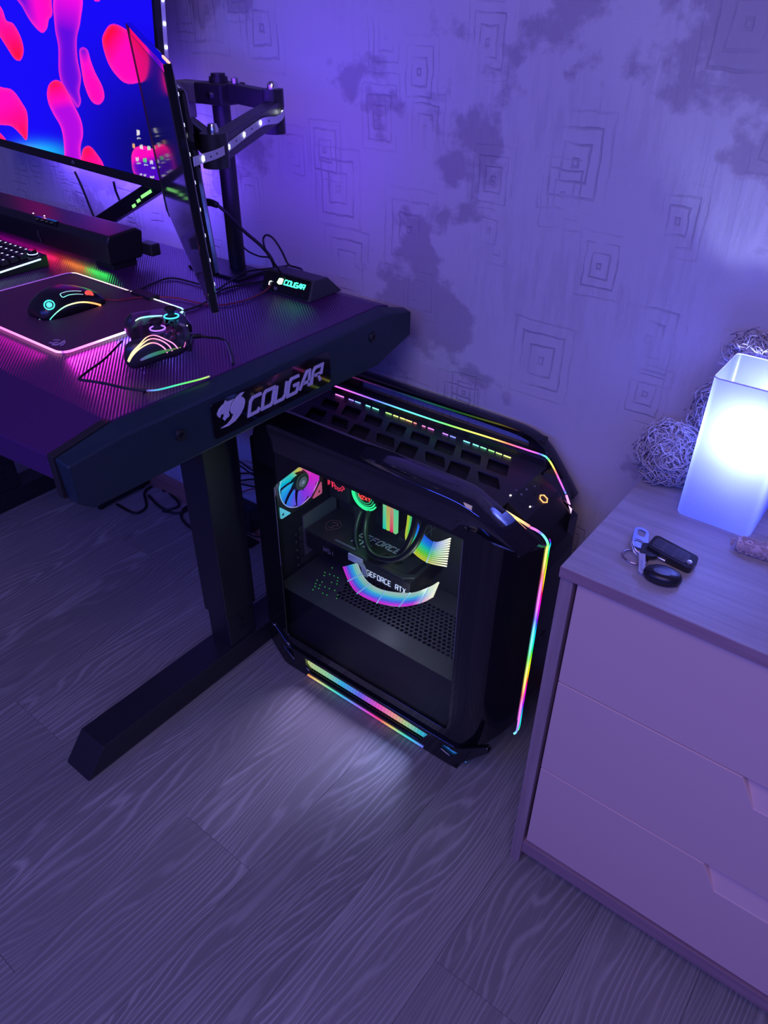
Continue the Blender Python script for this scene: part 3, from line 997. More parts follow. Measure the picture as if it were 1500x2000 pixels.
for (px, py, w_, h_) in ((1033, 972, .010, .003), (1024, 986, .010, .003), (1046, 964, .010, .003), (1018, 966, .004, .004), (1028, 956, .004, .004), (1060, 948, .006, .003), (1066, 930, .006, .003), (1040, 990, .003, .003), (1044, 950, .003, .003), (1072, 938, .006, .002), (1008, 958, .003, .003), (992, 962, .003, .003)):
    c_, n_, t_ = on_slope(px, py, 0.0006)
    if c_ is None:
        continue
    part_obox('port', SATIN if w_ > .005 else GREYMETAL, front, c_, hs, t_, n_, w_ / 2, h_ / 2, 0.0006)
for (px, py) in ((1057, 910), (997, 968), (1035, 990)):
    c_, n_, t_ = on_slope(px, py, 0.0006)
    if c_ is None:
        continue
    part_obox('status_light', mat('small_white_light', (0.6, 0.6, 0.6), 0.4, emit=(1, 1, 1), estr=1.6), front, c_, hs, t_, n_, 0.0016, 0.0014, 0.0006)


def rail(path, sec, name, m, parent=pc, bevel=0.003):
    """sweep a (dy, dn) section along a path of (x, y, z) lying mostly in the xz plane"""
    bm = bmesh.new(); rows = []
    P = [Vector(p) for p in path]
    for i, p in enumerate(P):
        t = (P[min(i + 1, len(P) - 1)] - P[max(i - 1, 0)]); t.y = 0; t.normalize()
        nn = Vector((-t.z, 0, t.x))
        rows.append([bm.verts.new(p + Vector((0, dy, 0)) + nn * dn) for dy, dn in sec])
    L = len(sec)
    for a, b in zip(rows[:-1], rows[1:]):
        for k in range(L):
            bm.faces.new((a[k], a[(k + 1) % L], b[(k + 1) % L], b[k]))
    bm.faces.new(rows[0][::-1]); bm.faces.new(rows[-1])
    o = from_bm(name, bm, m, parent, smooth=True, bevel=0)
    o.data.set_sharp_from_angle(angle=math.radians(50))
    return o


far_path = catmull([(-1.000, 1.134, 0.560), (-0.998, 1.134, 0.605), (-0.985, 1.134, 0.640), (-0.955, 1.134, 0.652), (-0.80, 1.134, 0.654), (-0.60, 1.134, 0.654), (-0.535, 1.134, 0.650), (-0.500, 1.134, 0.634), (-0.468, 1.134, 0.600), (-0.430, 1.134, 0.552)], 4)
rail(far_path, [(-0.013, -0.006), (0.016, -0.006), (0.016, 0.004), (0.010, 0.006), (-0.010, 0.006), (-0.013, 0.004)], 'handle', GLOSS)
for x in (-0.955, -0.515):
    part_box('handle_post', BLACK, pc, x - 0.016, x + 0.016, 1.127, 1.144, 0.606, 0.652, bevel=0.003)
near_path = catmull([(-1.000, 0.886, 0.550), (-0.998, 0.886, 0.600), (-0.985, 0.886, 0.634), (-0.955, 0.886, 0.645), (-0.80, 0.886, 0.646), (-0.60, 0.886, 0.646), (-0.52, 0.886, 0.644), (-0.488, 0.888, 0.632), (-0.455, 0.900, 0.606), (-0.425, 0.916, 0.576), (-0.412, 0.926, 0.560)], 10)
NEARH = mat('piano_black_handle', (0.010, 0.010, 0.016), 0.08, coat=1.0, spec=1.0)
rail(near_path, [(-0.021, -0.058), (0.004, -0.050), (0.026, 0.000), (0.026, 0.013), (0.022, 0.0155), (0.010, 0.0120), (-0.004, 0.0075), (-0.016, 0.0025), (-0.0200, -0.006), (-0.0212, -0.030)], 'handle', NEARH)

# bottom handles; the near one has a slot with a light diffuser behind
bot_out = round_poly([(-1.000, 0.110), (-1.000, 0.060), (-0.955, 0.004), (-0.480, 0.004), (-0.400, 0.112), (-0.408, 0.120), (-0.470, 0.066), (-0.94, 0.066), (-0.985, 0.110)], 0.012)
slot = round_poly([(-0.893, 0.059), (-0.893, 0.030), (-0.880, 0.021), (-0.562, 0.021), (-0.541, 0.059)], 0.005)
tri1 = round_poly([(-0.962, 0.058), (-0.925, 0.058), (-0.925, 0.028)], 0.003)
tri2 = round_poly([(-0.505, 0.056), (-0.465, 0.056), (-0.485, 0.030), (-0.512, 0.036)], 0.003)
bh = plate('handle', [bot_out, slot, tri1, tri2], 0.012, (0, 0.866, 0), (1, 0, 0), (0, 0, 1), GLOSS, pc)
plate('handle', [bot_out], 0.022, (0, 1.128, 0), (1, 0, 0), (0, 0, 1), GLOSS, pc)
for x in (-0.93, -0.50):
    for y in (0.869, 1.128):
        part_box('foot_pad', RUBBER, pc, x - 0.03, x + 0.03, y - 0.005, y + 0.009, 0.0, 0.0045)
plate('hole_backing', [[(-0.520, 0.022), (-0.455, 0.022), (-0.455, 0.064), (-0.520, 0.064)]], 0.002, (0, 0.8745, 0), (1, 0, 0), (0, 0, 1), mat('blue_reflection_glow', (0.02, 0.06, 0.15), 0.4, emit=(0.03, 0.22, 0.75), estr=0.55), pc)  # glowing plate added in place of a blue reflection at the bottom front
plate('hole_backing', [[(-0.968, 0.022), (-0.915, 0.022), (-0.915, 0.064), (-0.968, 0.064)]], 0.002, (0, 0.8745, 0), (1, 0, 0), (0, 0, 1), mat('grey_backing', (0.10, 0.10, 0.12), 0.4), pc)
# ribbed rainbow diffuser in the slot
nrib = 44
verts = []; faces = []; cols = []
for i in range(nrib * 2 + 1):
    x = -0.900 + (0.362) * i / (nrib * 2)
    lift = 0.0012 if i % 2 else 0.0
    h = 0.20 + 1.18 * (i / (nrib * 2))
    base_c = lerp_stops([(0, (0.65, 0.75, 0.25)), (0.18, (0.30, 0.75, 0.35)), (0.30, (0.02, 0.50, 0.90)), (0.45, (0.15, 0.12, 0.95)), (0.60, (1.0, 0.08, 0.60)), (0.72, (1.0, 0.38, 0.25)), (0.80, (0.45, 0.75, 0.25)), (0.90, (0.02, 0.60, 0.60)), (1.0, (0.01, 0.25, 1.0))], i / (nrib * 2))
    for (y, z) in ((0.8722, 0.0215), (0.8900, 0.0360), (0.9080, 0.0505)):
        verts.append((x, y, z + lift)); cols.append(tuple(c * (0.92 if i % 2 else 0.72) for c in base_c))
for i in range(nrib * 2):
    for k in range(2):
        a_ = i * 3 + k
        faces.append((a_, a_ + 3, a_ + 4, a_ + 1))
me = bpy.data.meshes.new('ribbed_diffuser'); me.from_pydata(verts, [], faces)
at = me.color_attributes.new('Col', 'FLOAT_COLOR', 'POINT'); arr = np.ones((len(verts), 4), dtype=np.float32); arr[:, :3] = np.array(cols); at.data.foreach_set('color', arr.ravel())
finish('ribbed_diffuser', me, RAIN_SOFT, pc)
low = [Vector((-0.882 + 0.330 * k / 20, 0.8590, 0.0100)) for k in range(21)]
finish('light_strip', sweep_mesh('light_strip', [low], 0.0024, 8, lambda pi, t: lerp_stops([(0, (1.0, 0.35, 0.10)), (0.08, (1, 0.75, 0.25)), (0.22, (0.1, 0.9, 0.5)), (0.34, (0.05, 0.5, 1)), (0.46, (0.3, 0.15, 1)), (0.58, (1, 0.05, 0.6)), (0.66, (1, 0.1, 0.15)), (0.74, (1, 0.7, 0.15)), (0.82, (0.1, 0.9, 0.45)), (0.9, (0.05, 0.7, 1)), (1, (0.15, 0.15, 1))], t)), RAIN_SOFT, pc, smooth=True)
light('slot_light', 'AREA', (-0.715, 0.9075, 0.0545), (0.46, 0.40, 1.0), 0.44, 0.34, 0.004, target=(-0.715, 0.70, 0.030), spread=math.radians(58))
light('slot_light_blue', 'AREA', (-0.600, 0.9075, 0.0545), (0.10, 0.35, 1.0), 0.07, 0.14, 0.004, target=(-0.600, 0.70, 0.030), spread=math.radians(70))

# ---------------------------------------------------------------- inside the tower
SH_Z = 0.205
hexes = []
for r_ in range(11):
    for c_ in range(32):
        x = -0.880 + c_ * 0.0118 + (0.0059 if r_ % 2 else 0)
        y = 0.948 + r_ * 0.0102
        if x > -0.522 or x < -0.880 + 0.004 * abs(r_ - 5):
            continue
        hexes.append([(x + 0.0051 * math.cos(math.radians(60 * k + 30)), y + 0.0051 * math.sin(math.radians(60 * k + 30))) for k in range(6)])
SHROUD = mat('grey_shroud_steel', (0.085, 0.085, 0.095), 0.58, 0.25)
sh = plate('power_supply_shroud', [[(-0.990, 0.894), (-0.510, 0.894), (-0.510, 1.110), (-0.990, 1.110)]] + hexes, 0.0016, (0, 0, SH_Z), (1, 0, 0), (0, 1, 0), SHROUD, pc)
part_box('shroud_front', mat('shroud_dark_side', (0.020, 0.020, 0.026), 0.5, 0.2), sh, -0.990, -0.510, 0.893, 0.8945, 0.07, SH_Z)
part_box('shroud_end', SHROUD, sh, -0.511, -0.5095, 0.8945, 1.110, 0.07, SH_Z)

# graphics card: backplate uppermost
GX0, GX1, GY0, GY1, GZ = -0.985, -0.688, 0.985, 1.110, 0.312
GPUM = mat('gunmetal_backplate', (0.060, 0.062, 0.070), 0.40, 0.5)
gpu = part_box('graphics_card', BLACK, pc, GX0, GX1, GY0, GY1, GZ - 0.050, GZ - 0.006, bevel=0.003)
bp_out = [(GX0, GY0), (GX1 - 0.02, GY0), (GX1, GY0 + 0.015), (GX1, GY1), (GX0, GY1)]
ph = [[(-0.765, 1.05), (-0.735, 1.05), (-0.720, 1.085), (-0.750, 1.085)], [(-0.712, 1.00), (-0.694, 1.01), (-0.694, 1.075), (-0.704, 1.075)], [(-0.80, 1.01), (-0.745, 1.01), (-0.735, 1.03), (-0.785, 1.03)]]
plate('backplate', [bp_out] + ph, 0.005, (0, 0, GZ - 0.0035), (1, 0, 0), (0, 1, 0), GPUM, gpu, bevel=0.0008)
MESHB = mat('card_fin_mesh', (0.30, 0.32, 0.30), 0.45, 0.5, bump=(1500, 0.8, 0.001))
part_box('cooling_fins', MESHB, gpu, -0.81, -0.690, 1.00, 1.09, GZ - 0.010, GZ - 0.0065)
PRINT = mat('pale_print', (0.62, 0.64, 0.66), 0.5)
lettering('backplate_lettering', 'GEFORCE', (-0.874, 1.042, GZ - 0.0008), (0.995, -0.0, 0), (0, 1, 0), 0.016, 0.0165, 0.0030, 0.0004, PRINT, gpu, slant=0.15, cw=0.70)
lettering('backplate_lettering', 'RTX', (-0.874, 1.016, GZ - 0.0008), (1, 0, 0), (0, 1, 0), 0.016, 0.0165, 0.0030, 0.0004, PRINT, gpu, slant=0.15, cw=0.70)
lettering('edge_lettering', 'GEFORCE RTX', (-0.804, GY0 - 0.0004, GZ - 0.041), (1, 0, 0), (0, 0, 1), 0.0135, 0.0098, 0.0021, 0.0004, mat('white_edge_light', (0.7, 0.75, 0.8), 0.5, emit=(0.75, 0.85, 1), estr=0.55), gpu, cw=0.50)
lettering('edge_lettering', 'MSI', (-0.930, GY0 - 0.0004, GZ - 0.036), (1, 0, 0), (0, 0, 1), 0.011, 0.0115, 0.0022, 0.0004, mat('grey_print', (0.3, 0.3, 0.33), 0.5), gpu, cw=0.7)
DIMRED = mat('dim_red_print', (0.25, 0.10, 0.12), 0.5)
shield = [(-0.962, 1.050), (-0.946, 1.058), (-0.930, 1.050), (-0.928, 1.036), (-0.936, 1.022), (-0.946, 1.014), (-0.956, 1.022), (-0.964, 1.036)]
bm = bmesh.new()
stroke_quads(bm, shield + [shield[0]], 0.0018, 0.0004, lambda X, Y, Z: Vector((X, Y, GZ - 0.0008 + Z)))
stroke_quads(bm, [(-0.955, 1.044), (-0.944, 1.049), (-0.936, 1.042), (-0.945, 1.036), (-0.940, 1.028), (-0.950, 1.026)], 0.003, 0.0004, lambda X, Y, Z: Vector((X, Y, GZ - 0.0008 + Z)))
from_bm('printed_shield', bm, DIMRED, gpu)
part_obox('silver_bar', GREYMETAL, gpu, (-0.875, 0.997, GZ), (1, 0, 0), (0, 1, 0), (0, 0, 1), 0.030, 0.003, 0.0012, bevel=0.0008)
part_box('power_socket', WHITEP, gpu, -0.855, -0.815, GY0 - 0.004, GY0 + 0.002, GZ - 0.022, GZ - 0.004, bevel=0.001)
part_box('card_bracket', GREYMETAL, gpu, -0.994, -0.990, 0.985, 1.10, 0.235, 0.345)
# expansion slot covers with screws
for i in range(5):
    z = 0.215 + i * 0.022
    part_box('slot_cover', INNER, pc, -0.9945, -0.992, 0.97, 1.09, z, z + 0.017)
    part_lathe('screw', SILVER, pc, [(0.0035, 0.0), (0.0035, 0.003), (0.0, 0.004)], (-0.990, 0.958, z + 0.0085), 'X', 10)

# rear fan with lit blades
FC = Vector((-0.970, 0.962, 0.462))
fan_out = rrect(-0.070, 0.070, -0.070, 0.070, 0.014)
circ = [(0.0635 * math.cos(2 * math.pi * k / 40), 0.0635 * math.sin(2 * math.pi * k / 40)) for k in range(40)]
FRM = mat('fan_frame_translucent', (0.05, 0.06, 0.07), 0.4)
fan = plate('rear_fan', [fan_out, circ], 0.025, FC - Vector((0.012, 0, 0)), (0, 1, 0), (0, 0, 1), BLACK, pc)
FAN_GLOW = glow_mat('fan_glow', 0.85, 0.02, 0.4)


def fan_color(ang):
    # angle measured from +y (right in view) towards +z
    t = (ang / (2 * math.pi)) % 1.0
    return lerp_stops([(0.0, (1.0, 0.02, 0.75)), (0.20, (1.0, 0.25, 0.3)), (0.28, (0.8, 0.8, 0.03)), (0.38, (0.0, 0.8, 0.6)), (0.50, (0.0, 0.55, 1.0)), (0.62, (0.02, 0.18, 1.0)), (0.78, (0.25, 0.04, 1.0)), (0.90, (0.75, 0.02, 0.95)), (1.0, (1.0, 0.02, 0.75))], t)


for k in range(9):
    verts = []; cols = []; faces = []
    nr, na = 5, 6
    for i in range(nr):
        r = 0.024 + (0.061 - 0.024) * i / (nr - 1)
        for j in range(na):
            ang = 2 * math.pi * k / 9 + 0.25 * (i / (nr - 1)) + (j / (na - 1)) * 0.80
            verts.append(FC + Vector((0.006 - 0.010 * j / (na - 1), r * math.cos(ang), r * math.sin(ang))))
            cols.append(fan_color(ang))
    for i in range(nr - 1):
        for j in range(na - 1):
            a_ = i * na + j
            faces.append((a_, a_ + 1, a_ + na + 1, a_ + na))
    me = bpy.data.meshes.new('fan_blade'); me.from_pydata([tuple(v) for v in verts], [], faces)
    at = me.color_attributes.new('Col', 'FLOAT_COLOR', 'POINT'); arr = np.ones((len(verts), 4), dtype=np.float32); arr[:, :3] = np.array(cols); at.data.foreach_set('color', arr.ravel())
    finish('fan_blade', me, FAN_GLOW, fan, smooth=True)
ringp = [FC + Vector((0.002, 0.0618 * math.cos(2 * math.pi * k / 48), 0.0618 * math.sin(2 * math.pi * k / 48))) for k in range(48)]
finish('fan_light_ring', sweep_mesh('fan_light_ring', [ringp], 0.0012, 6, lambda pi, t: tuple(min(1, c + 0.3) for c in fan_color(2 * math.pi * t)), closed=True), FAN_GLOW, fan, smooth=True)
hubf = part_lathe('fan_hub', BLACK, fan, [(0.022, -0.004), (0.022, 0.006), (0.020, 0.009), (0.0, 0.009)], FC, 'X', 28)
part_lathe('hub_badge', GREYMETAL, hubf, [(0.012, 0.0), (0.012, 0.0015), (0.0, 0.0015)], FC + Vector((0.009, 0, 0)), 'X', 24)
part_lathe('hub_badge_ring', mat('pale_badge', (0.55, 0.6, 0.55), 0.5), hubf, [(0.005, 0.0), (0.005, 0.001), (0.0, 0.001)], FC + Vector((0.0105, 0, 0)), 'X', 20)
for (sy, sz, col) in ((-1, -1, (0.15, 0.75, 0.80)), (1, -1, (0.75, 0.12, 0.25))):
    cpts = [(sy * 0.066, sz * 0.066), (sy * 0.066, sz * 0.034), (sy * 0.034, sz * 0.066)]
    hole3 = [(sy * 0.0575 + 0.004 * math.cos(k * math.pi / 4), sz * 0.0575 + 0.004 * math.sin(k * math.pi / 4)) for k in range(8)]
    plate('fan_corner', [round_poly(cpts, 0.005), hole3], 0.002, FC + Vector((0.002, 0, 0)), (0, 1, 0), (0, 0, 1), mat('fan_corner_%d' % (sy + 1), col, 0.4, emit=col, estr=0.55), fan)

# motherboard with lit cover, pump, memory
part_box('motherboard', mat('motherboard_black', (0.03, 0.032, 0.036), 0.5), pc, -0.985, -0.745, 1.104, 1.112, 0.22, 0.56)
cov = part_box('board_cover', mat('board_cover_dark', (0.05, 0.05, 0.058), 0.4, 0.3), pc, -0.985, -0.925, 1.070, 1.104, 0.36, 0.55, bevel=0.003)
REDG = mat('red_light_print', (0.2, 0.02, 0.03), 0.4, emit=(1.0, 0.04, 0.10), estr=1.3)
bm = bmesh.new()
def cv(X, Y, Z): return Vector((X, 1.0695 - Z, Y))
cc = PY(660, 944, 1.069)
gear = []
for k in range(48):
    rr = 0.020 if (k // 2) % 2 == 0 else 0.0165
    gear.append((cc.x + rr * math.cos(2 * math.pi * k / 48), cc.z + rr * math.sin(2 * math.pi * k / 48)))
stroke_quads(bm, gear + [gear[0]], 0.0014, 0.0005, cv)
stroke_quads(bm, [(cc.x + 0.013 * math.cos(a_), cc.z + 0.013 * math.sin(a_)) for a_ in [2 * math.pi * k / 24 for k in range(25)]], 0.0014, 0.0005, cv)
for dx, l0, l1 in ((-0.030, -0.016, 0.02), (-0.026, -0.012, 0.02), (-0.022, -0.002, 0.02), (-0.018, -0.018, 0.004), (-0.012, 0.004, 0.018)):
    stroke_quads(bm, [(cc.x + dx, cc.z + l0), (cc.x + dx, cc.z + l1)], 0.0022, 0.0005, cv)
from_bm('red_light_graphic', bm, REDG, cov)
for x_, zz, ww in ((-0.905, 0.50, 0.03), (-0.90, 0.33, 0.05), (-0.78, 0.30, 0.03)):
    part_box('heat_sink', INNER, pc, x_ - ww / 2, x_ + ww / 2, 1.085, 1.104, zz - 0.02, zz + 0.02, bevel=0.002)

PC_ = PY(713, 968, 1.066)
pump = part_lathe('pump', GLOSS, pc, [(0.040, 0.038), (0.040, 0.004), (0.0385, 0.0), (0.0, 0.0)], PC_, 'Y', 36)
part_lathe('pump_rim', GREYMETAL, pump, [(0.0415, 0.020), (0.0415, 0.026), (0.040, 0.026)], PC_, 'Y', 36)
GREENRING = mat('green_ring_light', (0.02, 0.25, 0.1), 0.4, emit=(0.03, 1.0, 0.30), estr=1.3)
for i, r in enumerate((0.0355, 0.0300, 0.0245, 0.0190)):
    arc = [PC_ + Vector((r * math.cos(a_), -0.0012, r * math.sin(a_) * 1.0 - 0.0)) for a_ in [math.radians(150 + 180 * k / 20 + (8 * i)) for k in range(21)]]
    finish('green_light_ring', sweep_mesh('green_light_ring', [arc], 0.0020 - 0.0003 * i, 6, None), GREENRING if i < 2 else mat('green_ring_dim', (0.02, 0.2, 0.08), 0.4, emit=(0.03, 0.7, 0.25), estr=0.6), pump, smooth=True)
lettering('pump_lettering', 'NZXT', PC_ + Vector((-0.017, -0.0012, -0.0110)), (1, 0, 0), (0, 0, 1), 0.0085, 0.0088, 0.0019, 0.0004, mat('red_pump_letters', (0.3, 0.02, 0.02), 0.4, emit=(1, 0.06, 0.05), estr=1.6), pump, cw=0.75)

RAM_G = glow_mat('memory_glow', 0.95, 0.02, 0.3)
ramcols = [(0.0, 0.75, 0.55), (0.45, 0.85, 0.10), (0.95, 0.01, 0.16), (0.25, 0.85, 0.30)]
r0, r1 = PY(757, 1000, 1.068), PY(785, 1012, 1.068)
for i in range(4):
    x = r0.x + (r1.x - r0.x) * (i + 0.5) / 4 - 0.002
    st = part_box('memory_stick', BLACK, pc, x - 0.0032, x + 0.0032, 1.060, 1.104, 0.352, 0.485, bevel=0.0008)
    bm = bmesh.new(); box(bm, x - 0.0036, x + 0.0036, 1.052, 1.060, 0.354, 0.485)
    me = bpy.data.meshes.new('light_bar'); bm.to_mesh(me); bm.free()
    nz = [ramcols[i], tuple(min(1, c * 1.1 + 0.15) for c in ramcols[i])]
    color_mesh(me, lambda co, i=i: ramcols[i] if co.z < 0.42 else ramcols[(i + 1) % 4])
    finish('light_bar', me, RAM_G, st)

# lit ribbon to the board
def ribbon(name, inner, outer, n, r, colfn, mate, sub=7):
    paths = []
    for k in range(n):
        f = k / (n - 1)
        pts = [Vector(a).lerp(Vector(b), f) for a, b in zip(inner, outer)]
        paths.append(catmull(pts, sub))
    me = sweep_mesh(name, paths, r, 6, lambda pi, t: colfn(pi / (n - 1), t))
    return finish(name, me, mate, pc, smooth=True)


RIB_G = glow_mat('light_ribbon_glow', 0.95, 0.03, 0.35)
A_ = [PY(x, y, Y) for x, y, Y in ((814, 960, 1.085), (814, 990, 1.075), (814, 1015, 1.06), (824, 1040, 1.045), (848, 1060, 1.035), (880, 1052, 1.03))]
B_ = [PY(x, y, Y) for x, y, Y in ((800, 985, 1.055), (796, 1020, 1.040), (793, 1052, 1.025), (806, 1076, 1.015), (834, 1097, 1.005), (872, 1106, 1.00))]
def rcol(f, t):
    c = lerp_stops([(0, (0.02, 0.08, 0.95)), (0.3, (0.01, 0.30, 0.95)), (0.5, (0.01, 0.75, 0.45)), (0.7, (0.12, 0.80, 0.05)), (1.0, (0.80, 0.75, 0.02))], f * 0.9 + 0.1 * t)
    w = max(0.0, (t - 0.80) / 0.20)
    return tuple(x * (1 - w) + w * (1.5 if i < 2 else 1.1) for i, x in enumerate(c))
ribbon('light_ribbon_cable', A_, B_, 12, 0.00175, rcol, RIB_G)
for t_ in (0.62, 0.80):
    i_ = int(t_ * 5)
    a1 = Vector(A_[i_]).lerp(A_[min(i_ + 1, 5)], t_ * 5 - i_); b1 = Vector(B_[i_]).lerp(B_[min(i_ + 1, 5)], t_ * 5 - i_)
    finish('cable_comb', sweep_mesh('cable_comb', [[a1 + (a1 - b1) * 0.06, b1 - (a1 - b1) * 0.06]], 0.0021, 6, None), mat('clear_comb', (0.5, 0.75, 0.85), 0.2, emit=(0.3, 0.7, 0.9), estr=0.35), pc)
A2 = [PY(x, y, Y) for x, y, Y in ((697, 1100, 0.972), (706, 1122, 0.962), (722, 1141, 0.955), (752, 1155, 0.95), (800, 1160, 0.95), (836, 1150, 0.955), (857, 1138, 0.965))]
B2 = [PY(x, y, Y) for x, y, Y in ((671, 1107, 0.960), (682, 1134, 0.948), (700, 1158, 0.94), (738, 1176, 0.935), (782, 1183, 0.935), (822, 1176, 0.94), (846, 1164, 0.95))]
def rcol2(f, t):
    c = lerp_stops([(0, (0.45, 0.65, 0.60)), (0.25, (0.22, 0.70, 0.58)), (0.45, (0.02, 0.45, 0.95)), (0.75, (0.10, 0.10, 0.95)), (1.0, (0.75, 0.03, 0.80))], f)
    w = max(0.0, (t - 0.76) / 0.24)
    return tuple(x * (1 - w) + w * (1.3 if i < 2 else 0.9) for i, x in enumerate(c))
ribbon('light_ribbon_cable', A2, B2, 8, 0.0021, rcol2, RIB_G)
for i_ in (1, 2, 3, 4, 5):
    a1, b1 = Vector(A2[i_]), Vector(B2[i_])
    finish('cable_comb', sweep_mesh('cable_comb', [[a1 + (a1 - b1) * 0.10 + Vector((0, -0.002, 0.001)), b1 - (a1 - b1) * 0.10 + Vector((0, -0.002, 0.001))]], 0.0013, 6, None), mat('clear_comb', (0.5, 0.75, 0.85), 0.2, emit=(0.3, 0.7, 0.9), estr=0.35), pc)
for k in range(4):
    tube('cable_lead', [PY(697 + k * 4, 1098 + k, 0.972), PY(706 + k * 3, 1108 + 2 * k, 0.965), PY(708 + k * 3, 1124 + k, 0.964)], 0.0016, mat('pale_cable_lead', (0.55, 0.65, 0.62), 0.5), pc, n=6)

# cooling hoses
HOSE = mat('black_hose', (0.016, 0.018, 0.018), 0.38)
tube('coolant_hose', [PY(x, y, Y) for x, y, Y in ((706, 998, 1.066), (698, 1022, 1.045), (695, 1055, 1.02), (706, 1085, 1.0), (735, 1101, 0.985), (770, 1092, 0.985), (796, 1062, 0.99), (810, 1020, 1.0), (812, 960, 1.01), (806, 900, 1.02))], 0.0068, HOSE, pc, n=12)
tube('coolant_hose', [PY(x, y, Y) for x, y, Y in ((722, 1000, 1.066), (716, 1024, 1.04), (715, 1052, 1.015), (726, 1080, 0.992), (752, 1092, 0.976), (784, 1088, 0.972), (812, 1062, 0.975), (828, 1022, 0.985), (832, 960, 1.0), (828, 900, 1.01))], 0.0068, HOSE, pc, n=12)
# thin board leads by the ribbon
for (xa, ya, xb, yb) in ((824, 1040, 858, 1008), (830, 1046, 870, 1012), (843, 1008, 842, 1046), (830, 1012, 829, 1036)):
    tube('thin_lead', [PY(xa, ya, 1.09), PY((xa + xb) / 2, (ya + yb) / 2 + 1, 1.085), PY(xb, yb, 1.09)], 0.0007, GREYMETAL, pc, n=5, sub=3)
# green light through the vents, put in as glowing specks on the shroud
bm = bmesh.new()
for i in range(9):
    for j in range(6):
        px = 612 + j * 9 + i * 2.2 + random.uniform(-1.5, 1.5); py = 1152 - i * 6.2 + j * 3.4
        if random.random() < 0.42 or px > 668:
            continue
        q = PZ(px, py, SH_Z + 0.0022)
        lathe(bm, [(0.0, 0.0), (0.0012, 0.0004), (0.0, 0.0008)], q, 'Z', 6)
from_bm('green_light_specks', bm, mat('green_speck', (0.02, 0.3, 0.05), 0.4, emit=(0.08, 1.0, 0.12), estr=0.9), sh, kind='stuff')
light('board_light', 'POINT', (-0.640, 0.955, 0.345), (0.80, 1.0, 0.72), 0.26, 0.02)
light('ribbon_light', 'POINT', (-0.70, 0.925, 0.250), (0.75, 0.80, 1.0), 0.07, 0.03)
light('fan_light', 'POINT', (-0.93, 0.94, 0.44), (0.60, 0.45, 1.0), 0.05, 0.012)
light('pump_light', 'POINT', (-0.86, 1.02, 0.40), (0.35, 1.0, 0.60), 0.09, 0.015)
from mathutils.bvhtree import BVHTree


def bvh_of(o):
    bm = bmesh.new(); bm.from_mesh(o.data)
    bm.transform(Matrix.Translation(ORIGIN[o.name]))
    t = BVHTree.FromBMesh(bm); bm.free()
    return t


def hit(bvh, px, py, lift=0.0):
    d = ray(px, py).normalized()
    loc, nn, i, dist = bvh.ray_cast(Vector((0, 0, CAM_H)), d)
    if loc is None:
        return None, None
    if nn.dot(d) > 0:
        nn = -nn
    return loc + nn * lift, nn


def project(p):
    v = Vector(p) - Vector((0, 0, CAM_H))
    z = v.dot(_f)
    return 750 + FPX * v.dot(_r) / z, 1000 - FPX * v.dot(_u) / z


# ================================================================== main screen
ms_label = 'large monitor showing blue and pink lava-lamp wallpaper on the desk'
MP0 = PY(330, 378, 1.000)
mu = Vector((-0.9952, 0.0980, 0)); mv = Vector((0.0090, 0.0895, 0.9959)); mv = (mv - mu * mv.dot(mu)).normalized()
mn = mv.cross(mu); mn = -mn if mn.y > 0 else mn       # towards the viewer
MW, MH = 0.800, 0.430
mon = thing('monitor', MP0 + mu * (MW / 2) + Vector((0, 0.03, DT - MP0.z)), ms_label, 'monitor')
MBEZ = mat('monitor_black', (0.010, 0.010, 0.012), 0.35)
bm = bmesh.new()
obox(bm, MP0 + mu * (MW / 2) + mv * (MH / 2) - mn * 0.011, mu, mv, mn, MW / 2, MH / 2, 0.011)
from_bm('housing', bm, MBEZ, mon, bevel=0.002)
bm = bmesh.new()
obox(bm, MP0 + mu * (MW / 2) + mv * (MH / 2) - mn * 0.035, mu, mv, mn, 0.20, 0.11, 0.015)
from_bm('rear_cover', bm, MBEZ, mon, bevel=0.01)
# chin badge
bm = bmesh.new()
bc = MP0 + mu * 0.39 + mv * 0.010 + mn * 0.0004
stroke_quads(bm, [(-0.006, -0.003), (0, 0.004), (0.006, -0.003)], 0.0015, 0.0004, lambda X, Y, Z: bc - mu * X + mv * Y + mn * Z)
stroke_quads(bm, [(-0.001, -0.003), (0.003, 0.001), (0.007, 0.002)], 0.0012, 0.0004, lambda X, Y, Z: bc - mu * X + mv * Y + mn * Z)
from_bm('maker_badge', bm, mat('grey_badge', (0.35, 0.35, 0.38), 0.4), mon)

SW0, SW1, SH0, SH1 = 0.010, MW - 0.010, 0.020, MH - 0.008
GW, GHT = 470, 240
gx = np.linspace(SW0, SW1, GW); gy = np.linspace(SH0, SH1, GHT)
GXX, GYY = np.meshgrid(gx, gy)
base_ = np.array(MP0 + mn * 0.0004)
P3 = base_[None, :] + GXX.ravel()[:, None] * np.array(mu)[None, :] + GYY.ravel()[:, None] * np.array(mv)[None, :]
rel = P3 - np.array([0, 0, CAM_H])
zc = rel @ np.array(_f)
IX = 750 + FPX * (rel @ np.array(_r)) / zc; IY = 1000 - FPX * (rel @ np.array(_u)) / zc


def smooth_closed(pts, sub=5):
    return np.array([(p.x, p.y) for p in catmull([Vector((x, y, 0)) for x, y in pts], sub, True)])


